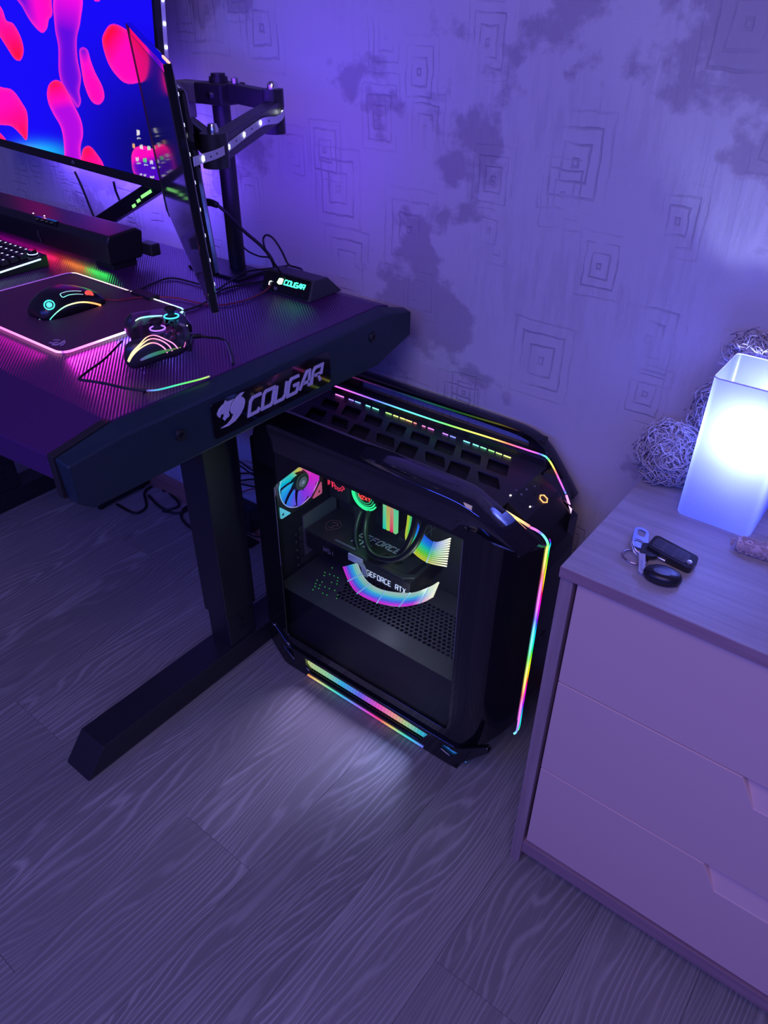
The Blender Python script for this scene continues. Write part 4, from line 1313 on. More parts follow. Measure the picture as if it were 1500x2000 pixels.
def poly_sdf(poly, X, Y):
    d2 = np.full(X.shape, 1e9); inside = np.zeros(X.shape, bool)
    n = len(poly)
    for i in range(n):
        x0, y0 = poly[i]; x1, y1 = poly[(i + 1) % n]
        ex, ey = x1 - x0, y1 - y0
        t = np.clip(((X - x0) * ex + (Y - y0) * ey) / (ex * ex + ey * ey + 1e-9), 0, 1)
        d2 = np.minimum(d2, (X - x0 - t * ex) ** 2 + (Y - y0 - t * ey) ** 2)
        c = ((y0 > Y) != (y1 > Y)) & (X < (x1 - x0) * (Y - y0) / (y1 - y0 + 1e-12) + x0)
        inside ^= c
    return np.sqrt(d2) * np.where(inside, 1, -1)


def sm(a, b, x):
    t = np.clip((x - a) / (b - a), 0, 1); return t * t * (3 - 2 * t)


# picture values are relative to the brightest red of the screen
img = np.zeros((len(IX), 3))
img[:] = (0.002, 0.0, 0.39)
dk = sm(10, 300, IY) * sm(60, 300, IX)
img = img * (1 - 0.86 * dk)[:, None]
tg = np.exp(-(((IX - 88) / 42) ** 2 + ((IY - 296 - (IX - 88) * 0.12) / 17) ** 2))
img += tg[:, None] * np.array([0.0, 0.18, 0.04])[None, :]
img += (np.exp(-(((IX - 40) / 30) ** 2 + ((IY - 292) / 10) ** 2)))[:, None] * np.array([0.04, 0.095, 0.0])[None, :]
MAG = np.array([0.9, 0.0, 0.21]); REDC = np.array([0.9, 0.0, 0.017]); PUR = np.array([0.05, 0.0, 0.31]); VIO = np.array([0.19, 0.0, 0.32])
blobs = [
    ([(-14, 0), (4, 18), (12, 40), (26, 47), (40, 72), (46, 98), (40, 117), (28, 114), (12, 90), (-6, 62), (-20, 40)], REDC, MAG, (20, 110), (0, 20)),
    ([(30, -14), (44, 14), (60, 42), (80, 63), (91, 56), (95, 38), (101, 30), (101, 14), (92, -14)], PUR, MAG, (50, 20), (100, 10)),
    ([(108, -12), (107, 50), (114, 92), (115, 140), (124, 172), (140, 194), (151, 210), (158, 198), (155, 178), (158, 150), (151, 112), (150, 74), (157, 40), (158, -12)], np.array([0.42, 0.0, 0.33]), PUR, (150, -10), (125, 60)),
    ([(155, 102), (161, 93), (171, 98), (177, 118), (186, 142), (200, 170), (203, 192), (192, 204), (178, 196), (167, 172), (161, 146)], PUR, MAG, (162, 100), (175, 160)),
    ([(200, 82), (206, 60), (218, 48), (236, 52), (262, 72), (285, 110), (290, 150), (272, 160), (250, 163), (232, 152), (212, 124)], REDC, MAG, (200, 90), (232, 110)),
    ([(-10, 176), (10, 172), (27, 179), (44, 203), (53, 222), (54, 256), (51, 273), (40, 262), (22, 246), (-10, 236)], MAG, REDC, (10, 200), (50, 270)),
    ([(92, 182), (97, 164), (110, 157), (124, 166), (142, 200), (158, 234), (162, 262), (157, 290), (158, 340), (124, 340), (126, 296), (120, 252), (104, 222), (95, 202)], REDC, VIO, (105, 160), (118, 215)),
    ([(160, 302), (166, 288), (177, 287), (190, 302), (202, 322), (206, 350), (160, 345)], REDC, MAG, (165, 290), (190, 340)),
    ([(-10, 256), (6, 266), (14, 280), (16, 300), (-10, 300)], REDC, MAG, (0, 260), (10, 300)),
    ([(257, 312), (262, 292), (275, 286), (296, 290), (330, 310), (330, 360), (268, 346)], MAG, np.array([0.03, 0.0, 0.22]), (280, 288), (285, 318)),
    ([(182, -6), (186, 2), (194, 1), (196, -6)], MAG, MAG, (180, 0), (196, 0)),
]
for pts, c0, c1, g0, g1 in blobs:
    poly = smooth_closed(pts)
    sel = (IX > poly[:, 0].min() - 4) & (IX < poly[:, 0].max() + 4) & (IY > poly[:, 1].min() - 4) & (IY < poly[:, 1].max() + 4)
    if not sel.any():
        continue
    X, Y = IX[sel], IY[sel]
    sd = poly_sdf(poly, X, Y)
    gv = np.array(g1, float) - np.array(g0, float)
    t = np.clip(((X - g0[0]) * gv[0] + (Y - g0[1]) * gv[1]) / (gv @ gv), 0, 1)[:, None]
    c = c0[None, :] * (1 - t) + c1[None, :] * t
    rim = np.exp(-((np.maximum(sd, 0)) / 3.0))[:, None]
    c = c * (1 - 0.45 * rim) + np.array([0.9, 0.02, 0.19])[None, :] * (0.45 * rim)
    a_ = np.clip(sd / 1.2 + 0.5, 0, 1)[:, None]
    img[sel] = img[sel] * (1 - a_) + c * a_
# desktop icons and taskbar
ic = [(270, 259, 3, 5, (0.9, 0.85, 0.95)), (261, 285, 2.4, 4, (0.9, 0.45, 0.2)), (276, 287, 3, 4, (0.9, 0.8, 0.9)), (291, 289, 3, 4, (0.6, 0.9, 0.7)), (268, 311, 3, 3.5, (0.8, 0.7, 0.9)), (283, 313, 3.4, 3.8, (0.1, 0.75, 0.30)), (296, 317, 3, 3.5, (0.8, 0.7, 0.95)), (271, 270, 4, 1, (0.7, 0.7, 0.8)), (271, 319, 4, 1, (0.7, 0.7, 0.8)), (285, 322, 4, 1, (0.7, 0.7, 0.8)), (299, 328, 4, 1.4, (0.7, 0.7, 0.8)),
      (275, 341, 2.4, 1.6, (0.7, 0.7, 0.8)), (283, 342, 2.4, 1.6, (0.7, 0.7, 0.8)), (297, 346, 4, 1.6, (0.8, 0.8, 0.85))]
for k in range(14):
    px = 3 + k * 8.2
    ic.append((px, 284.0 + px * 0.185, 2.0, 2.2, [(0.9, 0.6, 0.2), (0.8, 0.8, 0.9), (0.2, 0.8, 0.6), (0.8, 0.9, 0.4), (0.9, 0.5, 0.5)][k % 5]))
for (x, y, w_, h_, c) in ic:
    sel = (np.abs(IX - x) < w_) & (np.abs(IY - y) < h_)
    img[sel] = np.array(c) * 0.36
me = bpy.data.meshes.new('screen')
ii = np.arange(GW * GHT).reshape(GHT, GW)
quads = np.stack([ii[:-1, :-1], ii[:-1, 1:], ii[1:, 1:], ii[1:, :-1]], -1).reshape(-1, 4)
me.from_pydata(P3.tolist(), [], quads.tolist())
at = me.color_attributes.new('Col', 'FLOAT_COLOR', 'POINT')
arr = np.ones((len(img), 4), dtype=np.float32); arr[:, :3] = np.clip(img, 0, 1); at.data.foreach_set('color', arr.ravel())
finish('screen', me, glow_mat('screen_picture', 2.4, 0.01, 0.25), mon, label='lit screen picture')
# foot strut of the main screen with green lights
s0 = PY(214, 424, 1.045); s1 = PY(304, 366, 1.045)
sd_ = (s1 - s0).normalized(); sn = Vector((0, -1, 0)); sup = sd_.cross(sn); sup = sup if sup.z > 0 else -sup
sa = s0 - sd_ * ((s0.z - (DT + 0.016)) / sd_.z); sb = s1 + sd_ * 0.14
strut = part_obox('stand_strut', MBEZ, mon, (sa + sb) / 2 - sup * 0.0, sd_, sn, sup, (sb - sa).length / 2, 0.011, 0.0155, bevel=0.003)
part_box('stand_foot', MBEZ, mon, sa.x - 0.10, sa.x + 0.02, 1.00, 1.075, DT, DT + 0.012, bevel=0.003)
GL2 = mat('lime_light', (0.1, 0.4, 0.1), 0.4, emit=(0.30, 1.0, 0.22), estr=1.2)
for (xa, ya, xb, yb) in ((259, 405, 264, 399), (268, 395, 273, 389), (277, 388, 294, 370)):
    a_ = PY(xa, ya, 1.0335); b_ = PY(xb, yb, 1.0335)
    part_obox('strut_light', GL2, strut, (a_ + b_) / 2, sd_, sn, sup, (b_ - a_).length / 2, 0.0006, 0.0032, bevel=0.0005)
# lit strip along the right edge of the rear
STRIP = mat('white_strip_tape', (0.75, 0.76, 0.82), 0.45)
LEDDIM = mat('cool_led_dim', (0.6, 0.6, 0.6), 0.3, emit=(0.7, 0.8, 1.0), estr=1.2)
LED = mat('cool_led', (0.8, 0.8, 0.8), 0.3, emit=(0.85, 0.95, 1.0), estr=6.0)
e0 = MP0 - mn * 0.016 - mu * 0.0004
tape = part_obox('strip_tape', STRIP, mon, e0 + mv * (MH * 0.55), mv, mn, mu, MH * 0.42, 0.004, 0.0006)
for k in range(10):
    c = e0 + mv * (MH * (0.16 + 0.085 * k)) - mu * 0.0012
    part_obox('led', LED, tape, c, mv, mn, mu, 0.0022, 0.0022, 0.0008)
# two leads hanging behind it
for pth in ([(146, 335, 1.055), (160, 365, 1.06), (176, 405, 1.065), (190, 440, 1.068)], [(222, 355, 1.07), (226, 372, 1.075), (234, 392, 1.08), (246, 420, 1.08)]):
    tube('hanging_lead', [PY(*q) for q in pth], 0.0028, CABLE, mon)

# ================================================================== second screen, on the pole arm
C0 = Vector((0, 0, CAM_H))
SBR = C0 + ray(414, 612) * (0.85 * 1.31596); STR = C0 + ray(318, 125) * (0.85 * 1.0790)
sv_ = (STR - SBR); SHH = sv_.length; sv_.normalize()
su = Vector((-0.843, 0.538, 0.0)); su = (su - sv_ * su.dot(sv_)).normalized()
snm = su.cross(sv_); snm = snm if snm.y < 0 else -snm
SWW = 0.565
mon2 = thing('monitor', SBR + su * (SWW / 2) + Vector((0, 0, 0)), 'thin dark glossy monitor on a pole arm, turned almost edge-on', 'monitor')
cc2 = SBR + su * (SWW / 2) + sv_ * (SHH / 2)
part_obox('housing', GLOSS, mon2, cc2 - snm * 0.0055, su, sv_, snm, SWW / 2, SHH / 2, 0.0055, bevel=0.0015)
SCR2 = mat('dark_glass_screen', (0.055, 0.045, 0.055), 0.06)
SCR2.node_tree.nodes['Principled BSDF'].inputs['IOR'].default_value = 1.035
part_obox('screen', SCR2, mon2, cc2 + snm * 0.0002 - su * 0.024, su, sv_, snm, SWW / 2 - 0.032, SHH / 2 - 0.010, 0.0004)
part_obox('side_bezel', RUBBER, mon2, SBR + su * (SWW - 0.028) + sv_ * (SHH / 2) + snm * 0.0002, su, sv_, snm, 0.028, SHH / 2, 0.0006)
part_obox('rear_cover', GLOSS, mon2, cc2 - snm * 0.019, su, sv_, snm, SWW / 2 - 0.045, SHH / 2 - 0.035, 0.009, bevel=0.007)
part_obox('bottom_trim', SILVER, mon2, SBR + su * 0.006 - snm * 0.006 - sv_ * 0.0006, su, sv_, snm, 0.006, 0.0006, 0.0045)
bt = part_obox('strip_tape', STRIP, mon2, SBR + sv_ * (SHH * 0.5) - snm * 0.0117 + su * 0.012, sv_, su, snm, SHH * 0.46, 0.004, 0.0006)
for k in range(8):
    part_obox('led', LEDDIM, bt, SBR + sv_ * (SHH * (0.12 + 0.11 * k)) - snm * 0.0128 + su * 0.012, sv_, su, snm, 0.0020, 0.0020, 0.0007)
part_obox('top_light', mat('peach_light', (0.4, 0.2, 0.15), 0.4, emit=(1.0, 0.45, 0.30), estr=1.6), mon2, STR - snm * 0.008 + su * 0.035 + sv_ * 0.0006, su, snm, sv_, 0.035, 0.0012, 0.0008)

# ---------------------------------------------------------------- pole with arms
POLE = Vector((-1.188, 1.043, DT))
arm = thing('monitor_stand', POLE, 'black pole-mounted monitor arm carrying a white light strip', 'monitor stand')
ARMM = mat('black_arm_metal', (0.028, 0.026, 0.034), 0.40, 0.3)
part_box('base_plate', ARMM, arm, -1.275, -1.125, 0.985, 1.062, DT, DT + 0.006, bevel=0.002)
part_lathe('pole', ARMM, arm, [(0.0165, 0.006), (0.0165, 0.345), (0.013, 0.345), (0.013, 0.350), (0.0, 0.350)], POLE, 'Z', 28)
E_ = Vector((-1.035, 1.026, 1.152)); J_ = Vector((-0.878, 0.742, 1.140))
clamp = part_box('pole_clamp', ARMM, arm, -1.222, -1.150, 1.012, 1.074, 1.152, 1.186, bevel=0.003)
part_lathe('clamp_screw', SILVER, clamp, [(0.006, 0.0), (0.006, -0.004), (0.0, -0.004)][::-1], (-1.180, 1.012, 1.168), 'Y', 14)
part_lathe('clamp_cap', ARMM, clamp, [(0.017, 0.0), (0.017, 0.006), (0.0, 0.006)], (-1.188, 1.043, 1.186), 'Z', 20)


def link(name, a, b, w, h, m=ARMM):
    a, b = Vector(a), Vector(b); d = (b - a); L = d.length; d.normalize()
    s = Vector((-d.y, d.x, 0)).normalized(); upv = s.cross(d); upv = upv if upv.z > 0 else -upv
    return part_obox(name, m, arm, (a + b) / 2, d, s, upv, L / 2, w / 2, h / 2, bevel=0.003)


link('arm_link', (-1.150, 1.040, 1.172), (-1.035, 1.026, 1.168), 0.024, 0.030)
bolt1 = part_lathe('joint', ARMM, arm, [(0.018, -0.034), (0.018, 0.034), (0.0, 0.034)][:], E_, 'Z', 20)
part_lathe('joint_bolt', SILVER, bolt1, [(0.009, 0.034), (0.009, 0.040), (0.005, 0.045), (0.0, 0.046)], E_, 'Z', 8)
part_lathe('joint_bolt', SILVER, clamp, [(0.007, 0.0), (0.007, 0.008), (0.0, 0.010)], (-1.140, 1.040, 1.187), 'Z', 8)
link('arm_link', E_ + Vector((0.006, -0.010, 0)), J_ + Vector((-0.004, 0.012, 0)), 0.026, 0.034)
j2 = part_lathe('joint', ARMM, arm, [(0.019, -0.024), (0.019, 0.020), (0.0, 0.020)], J_ + Vector((-0.012, 0.02, 0)), 'Z', 20)
part_lathe('joint_bolt', SILVER, j2, [(0.008, 0.020), (0.008, 0.025), (0.006, 0.031), (0.0, 0.032)], J_ + Vector((-0.012, 0.02, 0)), 'Z', 12)
vc = cc2 - snm * 0.047
vc.z = 1.136
link('screen_bracket', J_ + Vector((-0.014, 0.020, 0)), vc, 0.016, 0.036)
part_obox('screen_plate', ARMM, arm, cc2 - snm * 0.0355, su, sv_, snm, 0.05, 0.05, 0.0045, bevel=0.001)
# the grey twin joint on the far side of the pole
part_box('arm_link', GREYMETAL, arm, -1.300, -1.222, 1.020, 1.062, 1.150, 1.184, bevel=0.004)
tj = part_lathe('joint', GREYMETAL, arm, [(0.020, 0.0), (0.020, 0.022), (0.018, 0.024), (0.018, 0.052), (0.021, 0.054), (0.021, 0.084), (0.0, 0.084)], (PY(366, 250, 1.03).x, 1.03, 1.070), 'Z', 20)
part_obox('tilt_arm', GREYMETAL, arm, (PY(370, 265, 1.015).x, 1.015, 1.050), Vector((0.8, -0.6, 0)), Vector((0.6, 0.8, 0)), Vector((0, 0, 1)), 0.028, 0.013, 0.024, bevel=0.004)

# light strip running along the outer link
ld_ = (J_ - E_); ld_.z = 0; ld_.normalize(); lnrm = Vector((-ld_.y, ld_.x, 0)); lnrm = lnrm if lnrm.x > 0 else -lnrm


def on_link(px, py, off):
    d = ray(px, py); p0 = E_ + lnrm * off
    s = (p0 - C0).dot(lnrm) / d.dot(lnrm)
    return C0 + d * s


spx = [(378, 316, .0155), (398, 309, .0155), (420, 302, .0155), (437, 294, .0155), (450, 284, .0155), (477, 263, .0155), (508, 241, .0160), (522, 236, .019), (540, 234, .021), (551, 226, .021), (555, 216, .017), (552, 206, .008)]
sp3 = catmull([on_link(*q) for q in spx], 4)
bm = bmesh.new(); rows = []
for i, p in enumerate(sp3):
    rows.append([bm.verts.new(p + Vector((0, 0, dz)) + lnrm * o_) for dz, o_ in ((-0.0055, 0), (0.0055, 0), (0.0055, 0.0006), (-0.0055, 0.0006))])
for a_, b_ in zip(rows[:-1], rows[1:]):
    for k in range(4):
        bm.faces.new((a_[k], a_[(k + 1) % 4], b_[(k + 1) % 4], b_[k]))
bm.faces.new(rows[0][::-1]); bm.faces.new(rows[-1])
ltape = from_bm('light_strip', bm, STRIP, arm, label='white light strip tape with bright diodes')
for (px, py, o_) in ((397, 310, .0165), (447, 287, .0165), (477, 263, .0165), (509, 240, .0170), (552, 219, .0190)):
    c = on_link(px, py, o_)
    part_obox('led', LED, ltape, c, ld_, Vector((0, 0, 1)), lnrm, 0.0026, 0.0026, 0.0010)
for (px, py) in ((412, 306), (424, 300), (462, 275), (492, 252), (526, 236), (541, 233)):
    c = on_link(px, py, 0.0164 if px < 515 else 0.021)
    part_obox('resistor', BLACK, ltape, c, ld_, Vector((0, 0, 1)), lnrm, 0.0012, 0.0012, 0.0004)

# ================================================================== speaker bar
SBX1, SBX0 = -1.352, -1.93
bar = thing('sound_bar', ((SBX0 + SBX1) / 2, 0.905, DT), 'long black speaker bar under the monitor with coloured underglow', 'speaker')
prof = [(0.866, DT + 0.014), (0.858, DT + 0.060), (0.864, DT + 0.074), (0.930, DT + 0.079), (0.944, DT + 0.070), (0.946, DT + 0.014)]
bm = bmesh.new()
va = [bm.verts.new((SBX1 - (0.016 if i in (0, 5) else 0), y, z)) for i, (y, z) in enumerate(prof)]
vb = [bm.verts.new((SBX0, y, z)) for y, z in prof]
for i in range(6):
    bm.faces.new((va[i], va[(i + 1) % 6], vb[(i + 1) % 6], vb[i]))
bm.faces.new(va); bm.faces.new(vb[::-1])
SBM = mat('soft_black_speaker', (0.020, 0.019, 0.022), 0.40, bump=(800, 0.1, 0.0002))
from_bm('body', bm, SBM, bar, bevel=0.004, seg=3)
for x in (SBX1 - 0.055, SBX0 + 0.055):
    part_box('foot', RUBBER, bar, x - 0.03, x + 0.03, 0.876, 0.936, DT, DT + 0.0145, bevel=0.002)
for (xa, xb, ya, yb) in ((-1.600, -1.525, 0.8585, 0.8635),):
    part_box('front_slot', GLOSS, bar, xa, xb, ya - 0.001, yb + 0.003, DT + 0.066, DT + 0.0765, bevel=0.001)
for px in (195, 260):
    q = PZ(px / 3.0, 360 + (170 if px == 195 else 185) / 3.0, DT + 0.0785)
    part_lathe('status_light', mat('small_white_light', (0.6, 0.6, 0.6), 0.4, emit=(1, 1, 1), estr=1.6), bar, [(0.0016, -0.0005), (0.0016, 0.0008), (0.0, 0.0008)], q, 'Z', 8)
bm = bmesh.new()
bq = PY(76, 462, 0.8605)
for st in ([(0, 0.008), (0.004, 0.012), (0.001, 0.004), (0.006, 0.006)], [(0.001, 0.004), (0.006, -0.004), (0.007, -0.012)], [(-0.002, 0.002), (0.003, 0.001)]):
    stroke_quads(bm, st, 0.0022, 0.0005, lambda X, Y, Z: Vector((bq.x + X, bq.y - 0.0012 - Z, bq.z + Y)))
from_bm('maker_badge', bm, mat('dull_badge', (0.10, 0.10, 0.11), 0.4), bar)
ug = [Vector((-1.90 + (SBX1 - 0.03 + 1.90) * k / 30, 0.884, DT + 0.0122)) for k in range(31)]
UG = glow_mat('underglow', 7.0, 0.05, 0.4)
finish('underglow_strip', sweep_mesh('underglow_strip', [ug], 0.0016, 6, lambda pi, t: lerp_stops([(0, (0.5, 0.0, 0.6)), (0.45, (0.8, 0.0, 0.4)), (0.60, (1.0, 0.02, 0.03)), (0.72, (0.8, 0.18, 0.0)), (0.83, (0.28, 0.35, 0.02)), (0.92, (0.0, 0.55, 0.08)), (1, (0.0, 0.6, 0.12))], t)), UG, bar)
for (xx, col, pw) in ((-1.60, (1, 0.02, 0.12), 0.020), (-1.50, (1, 0.25, 0.02), 0.016), (-1.415, (0.05, 1.0, 0.12), 0.020)):
    light('underglow_light', 'AREA', (xx, 0.866, DT + 0.011), col, pw * 1.0, 0.08, 0.006, target=(xx, 0.80, DT + 0.002))
part_obox('rear_light', GREENGLOW, bar, PY(299, 484, 0.965), Vector((0.8, 0, 0.6)), Vector((0, 1, 0)), Vector((-0.6, 0, 0.8)), 0.006, 0.004, 0.0016, bevel=0.0005)
part_box('rear_light_arm', SBM, bar, -1.372, -1.334, 0.9445, 0.968, DT + 0.020, DT + 0.044, bevel=0.003)

# ================================================================== mouse mat
PADX0, PADX1, PADY0, PADY1 = -1.425, -1.073, 0.564, 0.812
pad = thing('mouse_mat', ((PADX0 + PADX1) / 2, (PADY0 + PADY1) / 2, DT), 'dark mouse mat with glowing pink and white edge', 'mouse mat')
PADM = mat('mat_cloth', (0.095, 0.026, 0.075), 0.65, bump=(3000, 0.3, 0.0003))  # magenta light on the cloth put into its base colour
ol = rrect(PADX0, PADX1, PADY0, PADY1, 0.018, 6)
plate('cloth', [ol], 0.0032, (0, 0, DT + 0.0018), (1, 0, 0), (0, 1, 0), PADM, pad)
ol2 = rrect(PADX0 - 0.0012, PADX1 + 0.0012, PADY0 - 0.0012, PADY1 + 0.0012, 0.019, 8)


def edge_col(x, y):
    if y < PADY0 + 0.004:      # near edge: pink
        return lerp_stops([(0, (1.0, 0.05, 0.55)), (0.55, (1.0, 0.18, 0.62)), (1, (1.0, 0.30, 0.75))], (x - PADX0) / (PADX1 - PADX0))
    if x > PADX1 - 0.004:      # right edge: magenta, white, blue white, then cyan
        return lerp_stops([(0, (1.0, 0.12, 0.70)), (0.22, (1.0, 0.25, 0.8)), (0.38, (1.0, 0.75, 1.0)), (0.55, (0.6, 0.65, 1.0)), (0.75, (0.2, 0.8, 1.0)), (1, (0.35, 0.8, 1.0))], (y - PADY0) / (PADY1 - PADY0))
    if y > PADY1 - 0.004:
        return lerp_stops([(0, (0.75, 0.55, 0.55)), (0.5, (0.65, 0.45, 0.52)), (0.75, (0.85, 0.80, 0.95)), (1, (0.25, 0.75, 1.0))], (x - PADX0) / (PADX1 - PADX0))
    return (0.16, 0.05, 0.35)


dense = []
for i in range(len(ol2)):
    a_, b_ = ol2[i], ol2[(i + 1) % len(ol2)]
    L = math.hypot(b_[0] - a_[0], b_[1] - a_[1]); m_ = max(1, int(L / 0.008))
    for k in range(m_):
        t = k / m_; dense.append((a_[0] + (b_[0] - a_[0]) * t, a_[1] + (b_[1] - a_[1]) * t))
pe = [Vector((x, y, DT + 0.0026)) for x, y in dense]
PADG = glow_mat('mat_edge_glow', 2.2)
finish('light_edge', sweep_mesh('light_edge', [pe], 0.0019, 6, lambda pi, t: edge_col(*dense[min(len(dense) - 1, int(round(t * (len(dense) - 1))))]), closed=True), PADG, pad, smooth=True)
part_box('control_box', BLACK, pad, -1.222, -1.165, 0.803, 0.826, DT, DT + 0.0085, bevel=0.0015)
bm = bmesh.new()
lp = lambda X, Y, Z: PZ(60 + X / 7.5, 520 + Y / 7.5, DT + 0.0036 + Z)
for st, w_ in (([(330, 1082), (380, 1078), (430, 1085)], 14), ([(265, 1118), (330, 1125), (400, 1110)], 18), ([(310, 1148), (380, 1150), (440, 1128), (480, 1100), (505, 1090)], 24), ([(430, 1165), (480, 1140), (508, 1110)], 18)):
    stroke_quads(bm, st, w_, 0.0003, lp)
from_bm('printed_emblem', bm, mat('lilac_print', (0.55, 0.35, 0.60), 0.5), pad)

for (lx, ly, tx, ty, col, pw, sz) in ((-1.25, 0.5590, -1.25, 0.49, (1.0, 0.02, 0.50), 0.30, 0.32), (-1.0685, 0.61, -1.02, 0.61, (0.95, 0.03, 0.8), 0.045, 0.09), (-1.0685, 0.70, -1.02, 0.70, (0.18, 0.08, 1.0), 0.05, 0.09)):
    light('mat_edge_light', 'AREA', (lx, ly, DT + 0.0095), col, pw, sz, 0.003, target=(tx, ty, DT + 0.001), spread=math.radians(80))
# ================================================================== mouse
MZ = DT + 0.0034
mouse = thing('computer_mouse', (-1.245, 0.685, MZ), 'black gaming mouse with a rainbow side stripe on the mat', 'mouse')
secs = [(0.622, 0.016, 0.010), (0.625, 0.024, 0.016), (0.634, 0.030, 0.026), (0.650, 0.034, 0.035), (0.672, 0.0355, 0.040), (0.694, 0.035, 0.038), (0.715, 0.034, 0.031), (0.732, 0.033, 0.023), (0.742, 0.031, 0.016), (0.746, 0.026, 0.011)]
bm = bmesh.new(); rows = []
na = 20
for (y, w_, h_) in secs:
    row = []
    for k in range(na):
        a_ = math.pi * k / (na - 1)
        cx = math.cos(a_); sx_ = math.sin(a_)
        px = abs(cx) ** 0.75 * (1 if cx > 0 else -1); pz = abs(sx_) ** 0.62
        row.append(bm.verts.new((-1.2455 + w_ * px * (1.0 + 0.06 * (1 - pz)), y, MZ + 0.001 + h_ * pz)))
    rows.append(row)
for a_, b_ in zip(rows[:-1], rows[1:]):
    for k in range(na - 1):
        bm.faces.new((a_[k], a_[k + 1], b_[k + 1], b_[k]))
    bm.faces.new((a_[-1], a_[0], b_[0], b_[-1]))
bm.faces.new(rows[0][::-1]); bm.faces.new(rows[-1])
body = from_bm('body', bm, mat('mouse_black', (0.016, 0.015, 0.018), 0.30), mouse, smooth=True)
mb = bvh_of(body)
RAINM = glow_mat('mouse_glow', 2.0)


def decal_line(name, pts, ox, oy, sc, bvh, r, col, m, parent, sub=6, lift=0.0):
    dens = catmull([Vector((x, y, 0)) for x, y in pts], sub)
    out = []
    for p in dens:
        q, nn = hit(bvh, ox + p.x / sc, oy + p.y / sc, lift)
        if q is not None:
            out.append(q)
    if len(out) < 2:
        return None
    return finish(name, sweep_mesh(name, [out], r, 6, col), m, parent, smooth=True)


decal_line('side_stripe', [(262, 822), (300, 760), (400, 660), (520, 582), (680, 534), (820, 528), (960, 552), (1070, 588)], 60, 520, 7.5, mb, lambda t: 0.0007 + 0.0011 * t, lambda pi, t: lerp_stops([(0, (0.05, 0.9, 0.65)), (0.35, (0.35, 1.0, 0.5)), (0.55, (0.9, 0.85, 0.35)), (0.8, (1.0, 0.40, 0.12)), (1, (1.0, 0.30, 0.10))], t), RAINM, mouse)
decal_line('base_line', [(125, 775), (180, 810), (235, 845), (300, 850), (420, 835), (700, 770), (970, 700)], 60, 520, 7.5, mb, 0.0006, lambda pi, t: (0.16, 0.20, 0.26), RAINM, mouse)
decal_line('button_frame', [(430, 410), (470, 455), (560, 420), (680, 408), (770, 412)], 60, 520, 7.5, mb, 0.0007, lambda pi, t: lerp_stops([(0, (0.2, 0.8, 0.7)), (0.4, (0.15, 0.6, 0.5)), (1, (0.2, 0.15, 0.3))], t), RAINM, mouse, sub=3)
decal_line('button_frame', [(430, 405), (520, 372), (640, 362), (740, 366)], 60, 520, 7.5, mb, 0.0006, lambda pi, t: (0.25, 0.4, 0.5), RAINM, mouse, sub=3)
decal_line('centre_buttons', [(480, 420), (580, 392), (700, 386)], 60, 520, 7.5, mb, 0.0016, None, GLOSS, mouse, sub=3)
q, nn = hit(mb, 60 + 272 / 7.5, 520 + 568 / 7.5, 0.0003)
ax1 = Vector((1, 0, 0)); ax1 = (ax1 - nn * ax1.dot(nn)).normalized(); ax2 = nn.cross(ax1)
rg = [q + (ax1 * math.cos(2 * math.pi * k / 24) + ax2 * math.sin(2 * math.pi * k / 24)) * 0.0082 for k in range(24)]
finish('emblem_ring', sweep_mesh('emblem_ring', [rg], 0.0010, 6, lambda pi, t: (0.05, 0.9, 0.75), closed=True), RAINM, mouse, smooth=True)
part_lathe('emblem_disc', mat('cyan_emblem', (0.05, 0.3, 0.3), 0.4, emit=(0.10, 0.95, 0.80), estr=1.3), mouse, [(0.0048, 0.0), (0.0048, 0.0008), (0.0, 0.0008)], q, nn, 18)
q, nn = hit(mb, 60 + 860 / 7.5, 520 + 410 / 7.5, -0.003)
part_lathe('scroll_wheel', mat('red_lit_wheel', (0.2, 0.02, 0.02), 0.4, emit=(1.0, 0.10, 0.08), estr=0.9), mouse, [(0.0075, -0.003), (0.009, -0.0015), (0.009, 0.0015), (0.0075, 0.003)], q, 'X', 20)

